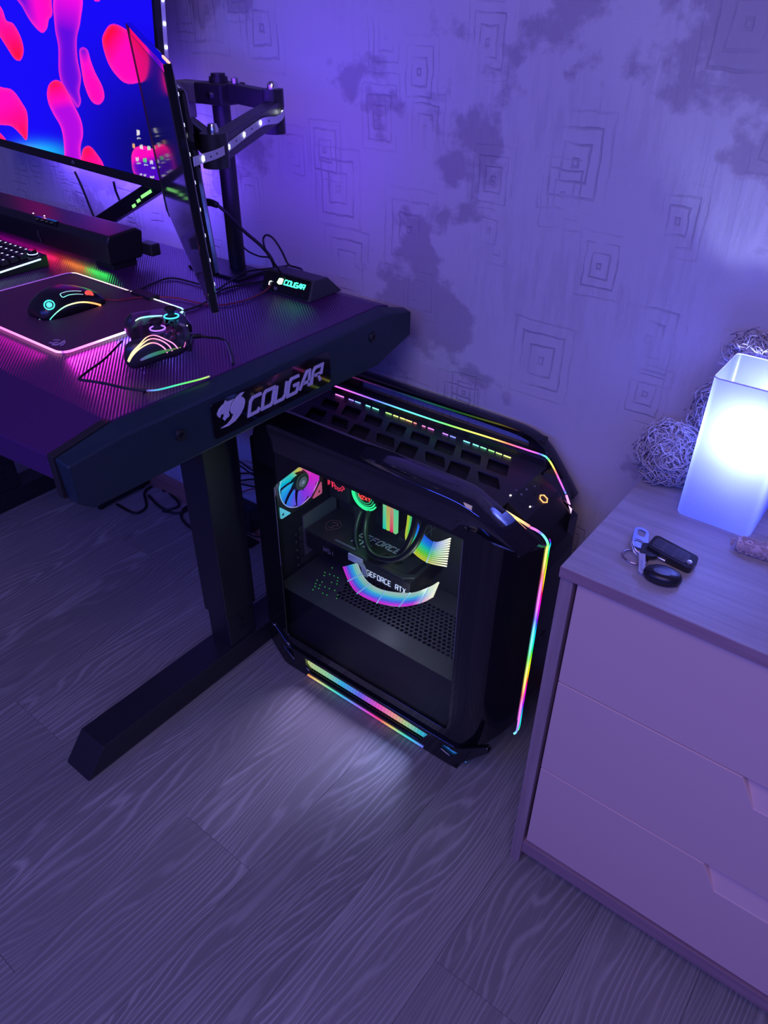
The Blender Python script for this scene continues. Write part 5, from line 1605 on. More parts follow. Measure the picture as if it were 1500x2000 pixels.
# ================================================================== keyboard (its right end)
KX1, KY0, KY1 = -1.505, 0.668, 0.812
kb = thing('keyboard', ((KX1 - 0.44 + KX1) / 2, (KY0 + KY1) / 2, DT), 'black backlit keyboard with white light edge beside the mouse mat', 'keyboard')
bm = bmesh.new()
prism(bm, [(KX1 - 0.44, KY0, DT), (KX1 - 0.44, KY1, DT), (KX1 - 0.44, KY1, DT + 0.024), (KX1 - 0.44, KY0, DT + 0.014)], (0.44, 0, 0))
from_bm('case', bm, BLACK, kb, bevel=0.002)
KEYM = mat('keycap', (0.030, 0.026, 0.030), 0.35)
KLED = mat('key_light', (0.6, 0.6, 0.8), 0.4, emit=(0.70, 0.78, 1.0), estr=1.1)
tilt = (0.010) / (KY1 - KY0)
kme = None
for r_ in range(6):
    for c_ in range(20):
        x = KX1 - 0.018 - c_ * 0.0195; y = KY0 + 0.018 + r_ * 0.0205
        if r_ == 5 and c_ == 0:
            continue
        z = DT + 0.0145 + (y - KY0) * tilt
        key = None
        bm = bmesh.new()
        b0 = [(-0.0085, -0.0085), (0.0085, -0.0085), (0.0085, 0.0085), (-0.0085, 0.0085)]
        lo = [bm.verts.new((a_, b_, 0.001)) for a_, b_ in b0]; hi = [bm.verts.new((a_ * 0.76, b_ * 0.76, 0.010)) for a_, b_ in b0]
        for k in range(4):
            bm.faces.new((lo[k], lo[(k + 1) % 4], hi[(k + 1) % 4], hi[k]))
        bm.faces.new(hi); bm.faces.new(lo[::-1])
        if kme is None:
            kme = bpy.data.meshes.new('key'); bm.to_mesh(kme); kme.materials.append(KEYM)
            lme = bpy.data.meshes.new('key_legend'); b2 = bmesh.new(); obox(b2, (0, 0.002, 0.0101), (1, 0, 0), (0, 1, 0), (0, 0, 1), 0.0022, 0.0018, 0.0002); b2.to_mesh(lme); b2.free(); lme.materials.append(KLED)
        bm.free()
        o = bpy.data.objects.new('key', kme); COL.objects.link(o); o.parent = kb
        o.location = Vector((x, y, z)) - ORIGIN[kb.name]; o.rotation_euler = (math.atan(tilt), 0, 0)
        l_ = bpy.data.objects.new('key_legend', lme); COL.objects.link(l_); l_.parent = o
        l_.location = (random.uniform(-0.001, 0.001), 0, 0)
kl = [(KX1 + 0.0008, KY0 + 0.004 + (KY1 - KY0 - 0.020) * k / 6, DT + 0.010 + 0.008 * k / 6) for k in range(7)]
finish('light_edge', sweep_mesh('light_edge', [kl], 0.0016, 6, lambda pi, t: lerp_stops([(0, (0.55, 0.9, 1.0)), (1, (0.4, 0.55, 1.0))], t)), PADG, kb)
kn = Vector((KX1 - 0.018, KY1 - 0.020, DT + 0.024))
knob = part_lathe('knob', GLOSS, kb, [(0.009, 0.0), (0.009, 0.009), (0.008, 0.011), (0.0, 0.011)], kn, 'Z', 20)
rg = [kn + Vector((0.0096 * math.cos(2 * math.pi * k / 20), 0.0096 * math.sin(2 * math.pi * k / 20), 0.003)) for k in range(20)]
finish('knob_ring', sweep_mesh('knob_ring', [rg], 0.0008, 6, lambda pi, t: (0.45, 0.55, 1.0), closed=True), PADG, knob)

# ================================================================== game controller
gp = thing('game_controller', (-0.960, 0.672, DT), 'black game controller with glowing pink lines and stick rings', 'game controller')
half = [(0, 45), (25, 47), (48, 44), (62, 35), (69, 15), (74, -10), (78, -34), (75, -52), (66, -61), (55, -56), (45, -38), (35, -20), (20, -13), (0, -12)]
outl = half + [(-x, y) for x, y in half[-2:0:-1]]
outl = [(p.x, p.y) for p in catmull([Vector((x, y, 0)) for x, y in outl], 3, True)]
med = [Vector((-63, -42)), Vector((-56, 8)), Vector((-20, 20)), Vector((20, 20)), Vector((56, 8)), Vector((63, -42))]


def near_med(p):
    p = Vector(p); best = None
    for a_, b_ in zip(med[:-1], med[1:]):
        t = max(0, min(1, (p - a_).dot(b_ - a_) / (b_ - a_).length_squared))
        q = a_ + (b_ - a_) * t
        if best is None or (q - p).length < best[0]:
            best = ((q - p).length, q)
    return best[1]


GC = Vector((-0.960, 0.672, DT))
GR, GF = Vector((0.80, -0.60, 0)), Vector((0.60, 0.80, 0))       # the pad's right and forward
GS = 0.94


def gw(x, y, z=0.0):
    """pad millimetres (right, forward) to a point z metres above the desk"""
    return GC + (GR * x + GF * y) * (GS / 1000) + Vector((0, 0, z))


def gz(x, y, s, top):
    """height of the shell: s=1 on the outline, 0 on the middle line"""
    grip = max(0.0, min(1.0, (-y + 5) / 60))
    mid = 0.030 - 0.009 * grip
    bul = (0.021 + 0.002 * grip) if top else (0.018 + 0.002 * grip)
    f = (max(0.0, 1 - s ** 2.6)) ** 0.5
    return mid + (bul if top else -bul) * f


bm = bmesh.new(); rings = {True: [], False: []}
SS = (1.0, 0.965, 0.90, 0.78, 0.60, 0.38, 0.16)
edge_ring = None
for top in (True, False):
    for s in SS:
        if s == 1.0 and edge_ring is not None:
            rings[top].append(edge_ring); continue
        row = []
        for (x, y) in outl:
            m_ = near_med((x, y)); p = m_ + (Vector((x, y)) - m_) * s
            row.append(bm.verts.new(gw(p.x, p.y, gz(p.x, p.y, s, top))))
        if s == 1.0:
            edge_ring = row
        rings[top].append(row)
n_ = len(outl)
for top in (True, False):
    R_ = rings[top]
    for a_, b_ in zip(R_[:-1], R_[1:]):
        for k in range(n_):
            bm.faces.new((a_[k], a_[(k + 1) % n_], b_[(k + 1) % n_], b_[k]))
    # close along the middle line
    inner = R_[-1]
    half_n = n_ // 2
    for k in range(half_n):
        v4 = [inner[k], inner[(k + 1) % n_], inner[(n_ - k - 1) % n_], inner[(n_ - k) % n_]]
        if len(set(v4)) >= 3:
            try:
                bm.faces.new(list(dict.fromkeys(v4)))
            except ValueError:
                pass
GPM = mat('controller_black', (0.030, 0.026, 0.032), 0.34)
gbody = from_bm('body', bm, GPM, gp, smooth=True)
gb = bvh_of(gbody)
GPG = glow_mat('controller_glow', 2.2)
W0 = [(172, 930), (205, 858), (262, 762), (380, 640), (480, 535), (580, 490), (680, 496), (800, 546), (950, 622), (1035, 712)]
W1 = [(182, 940), (225, 850), (300, 755), (400, 655), (500, 575), (590, 545), (690, 555), (800, 602), (890, 672), (938, 755)]
W2 = [(196, 945), (245, 850), (330, 755), (430, 680), (530, 630), (610, 615), (690, 632), (770, 678), (830, 735), (852, 785)]
lc = lambda pi, t: lerp_stops([(0, (0.30, 0.28, 0.18)), (0.15, (0.95, 0.80, 0.30)), (0.40, (1.0, 0.62, 0.28)), (0.55, (1.0, 0.20, 0.32)), (0.75, (1.0, 0.25, 0.55)), (1.0, (0.75, 0.20, 0.60))], t)
for W in (W0, W1, W2):
    decal_line('glow_line', W, 230, 600, 8.8235, gb, 0.0009, lc, GPG, gp)
decal_line('edge_glow', [(390, 915), (520, 850), (700, 785), (900, 735), (1090, 690)], 230, 600, 8.8235, gb, lambda t: 0.0008 + 0.0022 * math.sin(math.pi * min(1, t + 0.1)), lambda pi, t: lerp_stops([(0, (0.16, 0.08, 0.40)), (0.3, (0.05, 0.25, 0.30)), (0.55, (0.04, 0.30, 0.12)), (1, (0.22, 0.28, 0.06))], t), glow_mat('controller_soft_glow', 0.7), gp)
decal_line('edge_glow', [(305, 235), (380, 195), (500, 172), (620, 158), (770, 148)], 230, 600, 8.8235, gb, lambda t: 0.0008 + 0.0010 * math.sin(math.pi * t), lambda pi, t: lerp_stops([(0, (0.55, 0.95, 0.65)), (0.5, (0.15, 0.75, 0.85)), (1, (0.35, 0.8, 1.0))], t), GPG, gp)
decal_line('edge_glow', [(1140, 690), (1155, 650), (1165, 600)], 230, 600, 8.8235, gb, 0.0010, lambda pi, t: (0.9, 0.2, 0.7), glow_mat('controller_soft_glow', 0.7), gp)


def stick(px, py, col):
    q, nn = hit(gb, px, py)
    c = Vector((q.x, q.y, q.z - 0.002))
    s_ = part_lathe('thumb_stick', RUBBER, gp, [(0.011, 0.0), (0.0105, 0.004), (0.0055, 0.006), (0.0055, 0.013), (0.0095, 0.015), (0.0098, 0.017), (0.008, 0.0185), (0.006, 0.0175), (0.0, 0.0175)], c, 'Z', 24)
    rg = [c + Vector((0.0112 * math.cos(2 * math.pi * k / 28), 0.0112 * math.sin(2 * math.pi * k / 28), 0.0045)) for k in range(28)]
    finish('stick_ring', sweep_mesh('stick_ring', [rg], 0.0011, 6, lambda pi, t: col, closed=True), GPG, s_, smooth=True)


stick(230 + 690 / 8.8235, 600 + 390 / 8.8235, (0.30, 0.12, 0.95))
stick(230 + 928 / 8.8235, 600 + 180 / 8.8235, (0.05, 0.60, 0.95))
for (px, py, col) in ((945, 520, (0.10, 0.03, 0.05)), (850, 470, (0.03, 0.03, 0.06)), (1060, 480, (0.04, 0.04, 0.05)), (945, 425, (0.03, 0.04, 0.03))):
    q, nn = hit(gb, 230 + px / 8.8235, 600 + py / 8.8235)
    part_lathe('face_button', mat('button_%d' % px, col, 0.2), gp, [(0.0052, -0.002), (0.0052, 0.0022), (0.0042, 0.0036), (0.0, 0.0040)], q, 'Z', 16)
for (px, py, r) in ((930, 255, 0.0032), (935, 350, 0.0030), (860, 300, 0.0026)):
    q, nn = hit(gb, 230 + px / 8.8235, 600 + py / 8.8235)
    part_lathe('menu_button', GLOSS, gp, [(r, -0.001), (r, 0.0012), (0.0, 0.0016)], q, 'Z', 14)
q, nn = hit(gb, 230 + 660 / 8.8235, 600 + 262 / 8.8235)
dpd = part_lathe('direction_pad', GLOSS, gp, [(0.0115, -0.002), (0.0115, 0.001), (0.009, 0.0005), (0.0, 0.0002)], q, 'Z', 24)
bm = bmesh.new()
box(bm, q.x - 0.0095, q.x + 0.0095, q.y - 0.003, q.y + 0.003, q.z, q.z + 0.004); box(bm, q.x - 0.003, q.x + 0.003, q.y - 0.0095, q.y + 0.0095, q.z, q.z + 0.004)
from_bm('cross', bm, BLACK, dpd, bevel=0.0006)
q, nn = hit(gb, 230 + 1110 / 8.8235, 600 + 305 / 8.8235, 0.0)
part_lathe('home_button', mat('grey_badge', (0.35, 0.35, 0.38), 0.4), gp, [(0.005, -0.001), (0.005, 0.0006), (0.0, 0.0008)], q, nn, 18)
q, nn = hit(gb, 230 + 1192 / 8.8235, 600 + 318 / 8.8235, 0.0)
if q is not None:
    part_lathe('status_light', mat('small_white_light', (0.6, 0.6, 0.6), 0.4, emit=(1, 1, 1), estr=1.6), gp, [(0.0012, -0.0005), (0.0012, 0.0006), (0.0, 0.0008)], q, nn, 8)
for sx in (-1, 1):
    part_obox('bumper', GLOSS, gp, gw(sx * 42, 44, 0.026), GR * 0.985 - GF * (0.17 * sx), GR * (0.17 * sx) + GF * 0.985, Vector((0, 0, 1)), 0.018, 0.004, 0.007, bevel=0.002)
pt = gw(6, 46, 0.024)
tube('lead', [pt, pt + GF * 0.026 + Vector((0, 0, -0.004)), PZ(438, 664, DT + 0.008), PZ(450, 688, DT + 0.004), PZ(455, 710, DT + 0.0025)], 0.0021, CABLE, gp)
tube('lead_plug', [pt + Vector((0, -0.002, 0)), pt + GF * 0.017 + Vector((0, 0, -0.001))], 0.0038, BLACK, gp, n=10, sub=1)

# ================================================================== loose cables on the desk
def cable(label, pts, r, m=CABLE, cat='cable', group=None, name='cable', **kw):
    o = tube(name, pts, r, m, None, **kw)
    tag(o, label, cat, group)
    return center_origin(o)


GLOWTIP = [(238, 666, DT + .006), (205, 700, DT + .008), (170, 726, DT + .012), (156, 738, DT + .013), (160, 742, DT + .013), (200, 748, DT + .012), (250, 759, DT + .011), (286, 763, DT + .010)]
ct = thing('cable', PZ(286, 763, DT), 'black cord looping by the mouse mat with a glowing blue-green end', 'cable')
tube('cord', [PZ(*q) for q in GLOWTIP], 0.0020, CABLE, ct)
tube('glowing_end', [PZ(x, y, z) for x, y, z in ((285, 763, DT + .010), (310, 761, DT + .008), (350, 751, DT + .007), (390, 741, DT + .006), (409, 735, DT + .005))], 0.0013, glow_mat('cord_end_glow', 1.1), ct, color=lambda pi, t: lerp_stops([(0, (0.10, 0.02, 0.25)), (0.12, (0.15, 0.25, 0.9)), (0.35, (0.05, 0.75, 0.6)), (0.6, (0.15, 0.85, 0.15)), (0.9, (0.5, 0.75, 0.15)), (1, (0.4, 0.4, 0.3))], t))
tube('cord_support', [PZ(286, 763, DT + .010), PZ(280, 768, DT + 0.002)], 0.0018, CABLE, ct, sub=1)
RED = mat('red_braid', (0.30, 0.015, 0.030), 0.5)
cable('thin red braided mouse cable crossing the desk top', [Vector((-1.235, 0.744, MZ + 0.006)), PZ(225, 587, DT + .006), PZ(262, 582, DT + .0055), PZ(300, 580, DT + .004), PZ(345, 582, DT + .003), PZ(384, 591, DT + .0025), PZ(425, 596, DT + .0025), PZ(470, 589, DT + .0025), PZ(510, 573, DT + .003), PZ(530, 556, DT + .012), PZ(540, 535, DT + .022), PZ(539, 518, DT + .030)], 0.0014, RED)
cable('black cable wandering behind the controller past the mat', [PZ(240, 570, DT + .004), PZ(270, 566, DT + .003), PZ(300, 553, DT + .003), PZ(335, 543, DT + .003), PZ(385, 554, DT + .003), PZ(420, 566, DT + .003), PZ(445, 552, DT + .0095), PZ(480, 531, DT + .0105), PZ(530, 524, DT + .0115), PZ(566, 518, DT + .014)], 0.0019)
cable('short black cable lying from pole base to the hub', [PZ(340, 612, DT + .003), PZ(372, 603, DT + .003), PZ(402, 590, DT + .003), PZ(430, 568, DT + .003), PZ(470, 556, DT + .003), PZ(500, 552, DT + .003), PZ(516, 549, DT + .003)], 0.0021)
PLUG0 = PY(392, 398, 0.985)
cv_ = thing('video_cable', PZ(538, 520, DT), 'thick black video cable drooping from the thin monitor to the hub', 'cable')
tube('cord', [PY(424, 400, 0.995), PY(445, 418, 1.005), PY(475, 450, 1.02), PY(510, 480, 1.03), PY(530, 505, 1.035), PY(538, 528, 1.030)], 0.0034, CABLE, cv_)
tube('plug', [PY(386, 398, 0.985), PY(408, 395, 0.99), PY(425, 401, 0.995)], lambda t: 0.0085 - 0.003 * t, BLACK, cv_, n=10, sub=3)
cable('thin black cable hanging behind the pole to the hub', [PY(445, 430, 1.075), PY(460, 460, 1.07), PY(480, 487, 1.06), PY(505, 500, 1.05), PY(525, 503, 1.04), PY(534, 515, 1.03), PY(535, 530, 1.02)], 0.0017)
cable('black cable standing up in a tall loop over the hub', [PY(557, 543, 0.992), PY(540, 520, 1.005), PY(522, 495, 1.02), PY(514, 470, 1.03), PY(520, 459, 1.035), PY(534, 466, 1.04), PY(550, 490, 1.045), PY(563, 516, 1.05), PY(578, 522, 1.05), PY(589, 526, 1.045), PY(590, 534, 1.035)], 0.0020)

# ================================================================== below the desk
sub = thing('subwoofer', (-1.93, 1.06, 0), 'black subwoofer box on the floor under the desk', 'speaker')
part_box('cabinet', BLACK, sub, -2.02, -1.842, 0.962, 1.150, 0.012, 0.300, bevel=0.006)
for x in (-2.0, -1.862):
    for y in (0.98, 1.13):
        part_lathe('foot', RUBBER, sub, [(0.010, 0.0), (0.010, 0.0125)], (x, y, 0), 'Z', 12)
part_lathe('driver', RUBBER, sub, [(0.066, 0.0), (0.066, -0.003), (0.058, -0.006), (0.030, 0.0), (0.0, -0.004)], (-1.931, 0.962, 0.15), 'Y', 28)
gfl = 'loops of black cable on the floor'
for i, pts in enumerate(([(228, 985), (262, 1002), (285, 990), (282, 962), (296, 950)], [(290, 968), (312, 990), (330, 995), (350, 985), (330, 962)], [(318, 998), (350, 1002), (372, 992), (390, 985)], [(372, 985), (358, 995), (354, 1010), (366, 1026), (382, 1036)], [(318, 958), (345, 962), (366, 950), (376, 940)])):
    cable('black cable looping over the floor beside the desk leg', [PZ(x, y, 0.0045 + 0.0015 * (k % 2)) for k, (x, y) in enumerate(pts)], 0.0038, group=gfl)
gcb = 'black cables behind the desk leg'
for i, (ya, yb, za) in enumerate(((900, 918, 1.12), (908, 926, 1.125), (924, 924, 1.13), (938, 936, 1.128), (944, 950, 1.12), (962, 955, 1.135), (980, 985, 1.125), (1032, 1046, 1.12))):
    a_ = PY(430, ya - 8, za); b_ = PY(465, ya, za); c_ = PY(492, yb, za); d_ = PY(508, yb + 3, za - 0.004)
    d_.x = min(d_.x, -1.012)
    cable('black cable running from the tower back along the wall', [a_ + Vector((-0.10, 0.01, 0.05)), a_, b_, c_, d_], 0.0026 if i != 5 else 0.0018, m=CABLE if i != 5 else RED, group=gcb) if i != 5 else cable('thin red cable running from the tower back', [a_ + Vector((-0.10, 0.01, -0.02)), a_, b_, c_, d_], 0.0018, m=RED)
ps = thing('power_strip', PY(478, 1010, 1.150), 'black power strip with white plugs behind the desk leg', 'power strip')
q0 = PY(478, 1008, 1.150)
part_box('body', BLACK, ps, q0.x - 0.035, q0.x + 0.045, 1.128, WALL_Y, q0.z - 0.032, q0.z + 0.045, bevel=0.004)
part_box('plug', WHITEP, ps, q0.x + 0.004, q0.x + 0.026, 1.112, 1.128, q0.z + 0.020, q0.z + 0.040, bevel=0.003)
ps2 = thing('mains_adapter', PY(488, 1062, 1.150), 'black mains adapter with a white plug low on the wall', 'adapter')
q1 = PY(488, 1062, 1.150)
part_box('body', BLACK, ps2, q1.x - 0.030, q1.x + 0.035, 1.120, WALL_Y, q1.z - 0.022, q1.z + 0.020, bevel=0.004)
part_box('plug', WHITEP, ps2, q1.x - 0.004, q1.x + 0.016, 1.108, 1.120, q1.z - 0.006, q1.z + 0.010, bevel=0.003)

# ================================================================== lamp on the chest
CT = 0.695
LX0, LX1, LY0, LY1, LZ1 = -0.2125, -0.1085, 0.9775, 1.0820, 0.911
lamp = thing('table_lamp', ((LX0 + LX1) / 2, (LY0 + LY1) / 2, CT), 'frosted white box lamp glowing on the chest of drawers', 'lamp')
FROST = bpy.data.materials.new('frosted_lamp_plastic'); FROST.use_nodes = True
_nt = FROST.node_tree
for _n in list(_nt.nodes):
    if _n.type != 'OUTPUT_MATERIAL':
        _nt.nodes.remove(_n)
_tl = N(_nt, 'ShaderNodeBsdfTranslucent'); _tl.inputs[0].default_value = (0.36, 0.40, 0.98, 1)
_df = N(_nt, 'ShaderNodeBsdfDiffuse'); _df.inputs[0].default_value = (0.36, 0.40, 0.95, 1)
_gs = N(_nt, 'ShaderNodeBsdfGlossy'); _gs.inputs['Roughness'].default_value = 0.35
_m1 = N(_nt, 'ShaderNodeMixShader'); _m1.inputs[0].default_value = 0.55
_m2 = N(_nt, 'ShaderNodeMixShader'); _m2.inputs[0].default_value = 0.05
_nt.links.new(_df.outputs[0], _m1.inputs[1]); _nt.links.new(_tl.outputs[0], _m1.inputs[2])
_nt.links.new(_m1.outputs[0], _m2.inputs[1]); _nt.links.new(_gs.outputs[0], _m2.inputs[2])
_nt.links.new(_m2.outputs[0], [n for n in _nt.nodes if n.type == 'OUTPUT_MATERIAL'][0].inputs[0])
# thin-walled shade, open at the top, walls as a single sheet of frosted plastic
ro = rrect(LX0, LX1, LY0, LY1, 0.008, 5)
bm = bmesh.new(); rows = []
for z in (CT + 0.001, CT + 0.004, CT + 0.05, CT + 0.10, CT + 0.15, LZ1 - 0.002, LZ1):
    ins = 0.0015 if z < CT + 0.003 else 0.0
    rows.append([bm.verts.new((x + (ins if x < (LX0 + LX1) / 2 else -ins), y + (ins if y < (LY0 + LY1) / 2 else -ins), z)) for x, y in ro])
L_ = len(ro)
for a_, b_ in zip(rows[:-1], rows[1:]):
    for k in range(L_):
        bm.faces.new((a_[k], a_[(k + 1) % L_], b_[(k + 1) % L_], b_[k]))
bm.faces.new(rows[0][::-1])
shade = from_bm('shade', bm, FROST, lamp, smooth=True)
shade.data.set_sharp_from_angle(angle=math.radians(60))
finish('shade_rim', sweep_mesh('shade_rim', [[Vector((x, y, LZ1)) for x, y in ro]], 0.0009, 6, None, closed=True), mat('rim_plastic', (0.75, 0.78, 0.95), 0.3), lamp, smooth=True)
bcx, bcy, bcz = (LX0 + LX1) / 2 + 0.004, LY0 + 0.045, CT + 0.115
part_lathe('lamp_holder', WHITEP, lamp, [(0.022, 0.002), (0.022, 0.010), (0.012, 0.016), (0.012, 0.055), (0.0, 0.055)], (bcx, bcy, CT), 'Z', 20)
part_lathe('bulb', mat('bulb_glow', (0.9, 0.9, 0.9), 0.4, emit=(0.80, 0.92, 1.0), estr=5.0), lamp, [(0.011, -0.058), (0.013, -0.040), (0.022, -0.020), (0.026, 0.0), (0.022, 0.016), (0.012, 0.024), (0.0, 0.027)], (bcx, bcy, bcz), 'Z', 24)
light('lamp_bulb_light', 'POINT', (bcx + 0.008, LY0 + 0.030, bcz + 0.030), (0.40, 0.47, 1.0), 2.6, 0.014)

# ================================================================== shaggy plush toy behind the lamp
YARN = mat('grey_beige_yarn', (0.56, 0.52, 0.55), 0.8)


def yarn_mesh(name, blobs, n, length, rad, seed):
    """curly yarn strands standing on ellipsoids (centre, radii)"""
    rg = np.random.default_rng(seed)
    V = []; F = []
    areas = np.array([b[1][0] * b[1][1] + b[1][1] * b[1][2] + b[1][0] * b[1][2] for b in blobs]); areas = areas / areas.sum()
    for bi, (c, r) in enumerate(blobs):
        for _ in range(int(n * areas[bi])):
            d = rg.normal(size=3); d /= np.linalg.norm(d)
            p = np.array(c) + d * np.array(r) * 0.97
            nn = d / np.array(r); nn /= np.linalg.norm(nn)
            # tangent frame
            t1 = np.cross(nn, rg.normal(size=3)); t1 /= np.linalg.norm(t1); t2 = np.cross(nn, t1)
            L = length * rg.uniform(0.6, 1.25); bend = rg.uniform(0.6, 1.9); tw = rg.uniform(-1.5, 1.5)
            pts = []
            for k in range(6):
                t = k / 5
                out = nn * (math.sin(min(1.0, t * 1.15) * 1.9) * L * 0.42)
                side = (t1 * math.cos(tw * t * 2) + t2 * math.sin(tw * t * 2)) * (t ** 1.3 * L * 0.55 * bend)
                pq = p + out + side + np.array([0, 0, -0.18 * L * t * t])
                pq[2] = max(pq[2], CT + 0.0016); pq[1] = min(pq[1], WALL_Y - 0.003)
                if pq[0] > LX0 - 0.005:
                    pq[1] = max(pq[1], LY1 + 0.004)
                pts.append(pq)
            base = len(V)
            for k in range(6):
                tg = pts[min(k + 1, 5)] - pts[max(k - 1, 0)]; tg /= (np.linalg.norm(tg) + 1e-9)
                a1 = np.cross(tg, nn + 0.3 * t1); a1 /= (np.linalg.norm(a1) + 1e-9); a2 = np.cross(tg, a1)
                rr = rad * (1.0 if k < 5 else 0.55)
                for q in range(3):
                    an = 2 * math.pi * q / 3
                    V.append(pts[k] + (a1 * math.cos(an) + a2 * math.sin(an)) * rr)
            for k in range(5):
                for q in range(3):
                    q2 = (q + 1) % 3
                    F.append((base + k * 3 + q, base + k * 3 + q2, base + (k + 1) * 3 + q2, base + (k + 1) * 3 + q))
            F.append((base + 15, base + 16, base + 17))
    me = bpy.data.meshes.new(name); me.from_pydata([tuple(v) for v in V], [], F)
    return me


def ellipsoid(bm, c, r, nu=20, nv=12):
    rings = []
    for i in range(1, nv):
        th = math.pi * i / nv
        rings.append([bm.verts.new((c[0] + r[0] * math.sin(th) * math.cos(2 * math.pi * k / nu), c[1] + r[1] * math.sin(th) * math.sin(2 * math.pi * k / nu), c[2] + r[2] * math.cos(th))) for k in range(nu)])
    t = bm.verts.new((c[0], c[1], c[2] + r[2])); b = bm.verts.new((c[0], c[1], c[2] - r[2]))
    for a_, b_ in zip(rings[:-1], rings[1:]):
        for k in range(nu):
            bm.faces.new((a_[k], b_[k], b_[(k + 1) % nu], a_[(k + 1) % nu]))
    for k in range(nu):
        bm.faces.new((t, rings[0][k], rings[0][(k + 1) % nu])); bm.faces.new((b, rings[-1][(k + 1) % nu], rings[-1][k]))


pl = thing('plush_toy', (-0.17, 1.11, CT), 'shaggy grey-beige plush toy sitting behind the frosted lamp', 'plush toy')
parts = [
    ('foot', [((-0.262, 1.060, CT + 0.050), (0.037, 0.037, 0.037))], 1150),
    ('leg', [((-0.208, 1.116, CT + 0.053), (0.038, 0.028, 0.038))], 650),
    ('body', [((-0.150, 1.120, CT + 0.112), (0.072, 0.030, 0.088))], 1900),
    ('arm', [((-0.222, 1.113, CT + 0.102), (0.026, 0.024, 0.046))], 700),
    ('head', [((-0.120, 1.122, CT + 0.206), (0.058, 0.030, 0.036)), ((-0.196, 1.112, CT + 0.212), (0.026, 0.024, 0.017))], 1500),
]
for nm, bl, cnt in parts:
    bm = bmesh.new()
    for c, r in bl:
        ellipsoid(bm, c, r)
    core = from_bm(nm, bm, YARN, pl, smooth=True)
    finish('yarn_pile', yarn_mesh('yarn_pile', bl, cnt, 0.027, 0.00125, hash(nm) % 1000 if False else len(nm) * 17 + cnt), YARN, core, smooth=True, kind='stuff')

# looped terry roll lying in front of the lamp
TERRY = mat('pink_beige_terry', (0.58, 0.46, 0.48), 0.85)
tr = thing('terry_roll', PZ(1475, 1075, CT), 'pinkish looped terry roll lying in front of the lamp', 'cloth')
axis_a, axis_b = Vector((-0.1160, 0.9420, CT + 0.0115)), Vector((0.050, 0.9600, CT + 0.0115))
core = tube('roll', [axis_a, axis_a.lerp(axis_b, 0.04), axis_a.lerp(axis_b, 0.5), axis_b], lambda t: 0.0065 if t < 0.01 else 0.0092, TERRY, tr, n=14, sub=5)
V = []; paths = []
dirx = (axis_b - axis_a).normalized()
for _ in range(1300):
    t = RNG.uniform(-0.01, 1); an = RNG.uniform(0, 2 * math.pi)
    s1_ = Vector((0, 0, 1)); s2_ = dirx.cross(s1_)
    nn = s1_ * math.cos(an) + s2_ * math.sin(an)
    if t < 0.01:
        nn = (nn * RNG.uniform(0.2, 1) - dirx * 0.8).normalized()
    c = axis_a.lerp(axis_b, max(0.0, t)) + nn * (0.0088 if t > 0.02 else 0.0068)
    tg = (dirx * RNG.uniform(-1, 1) + nn.cross(dirx) * RNG.uniform(-1, 1)).normalized()
    paths.append([c - tg * 0.0012, c - tg * 0.0010 + nn * 0.0020, c + nn * 0.0028, c + tg * 0.0010 + nn * 0.0020, c + tg * 0.0012])
finish('terry_loops', sweep_mesh('terry_loops', paths, 0.00065, 4, None), TERRY, core, smooth=True, kind='stuff')

# ================================================================== keys
ky = thing('key_bunch', PZ(1290, 1090, CT), 'bunch of car keys with two black remotes on the chest', 'keys')
FOBM = mat('fob_black', (0.016, 0.016, 0.020), 0.32)
# flip-key remote lying tilted on the others
fa = PZ(1277, 1058, CT + 0.018); fb = PZ(1352, 1098, CT + 0.014)
fd = (fb - fa).normalized(); fs = Vector((-fd.y, fd.x, 0)).normalized()
fs = (fs + Vector((0, 0, 0.28))).normalized(); fs = (fs - fd * fs.dot(fd)).normalized()
fup = fd.cross(fs)
if fup.z < 0:
    fup = -fup
fc = (fa + fb) / 2 - fup * 0.006
flen = (fb - fa).length / 2 + 0.004
sec = rrect(-flen, flen, -0.0125, 0.0125, 0.0060, 5)
fob = plate('flip_key_remote', [sec], 0.0140, fc, fd, fs if fd.cross(fs).dot(fup) > 0 else -fs, FOBM, ky, bevel=0.0022, seg=3)
fs2 = fs if fd.cross(fs).dot(fup) > 0 else -fs
face = plate('button_face', [rrect(-flen + 0.005, flen - 0.010, -0.0085, 0.0085, 0.003)], 0.0012, fc + fup * 0.0072, fd, fs2, mat('fob_face', (0.075, 0.075, 0.095), 0.30), fob)
for k, xx in enumerate((-0.020, -0.004, 0.012)):
    plate('button', [rrect(xx - 0.006, xx + 0.006, -0.0062, 0.0062, 0.0016)], 0.0010, fc + fup * 0.0080, fd, fs2, mat('fob_button', (0.055, 0.055, 0.075), 0.35), fob)
part_lathe('release_button', SILVER, fob, [(0.0036, 0.0), (0.0036, 0.0016), (0.0, 0.0022)], fc + fd * (flen - 0.0062) + fup * 0.0070 - fs2 * 0.004, fup, 16)
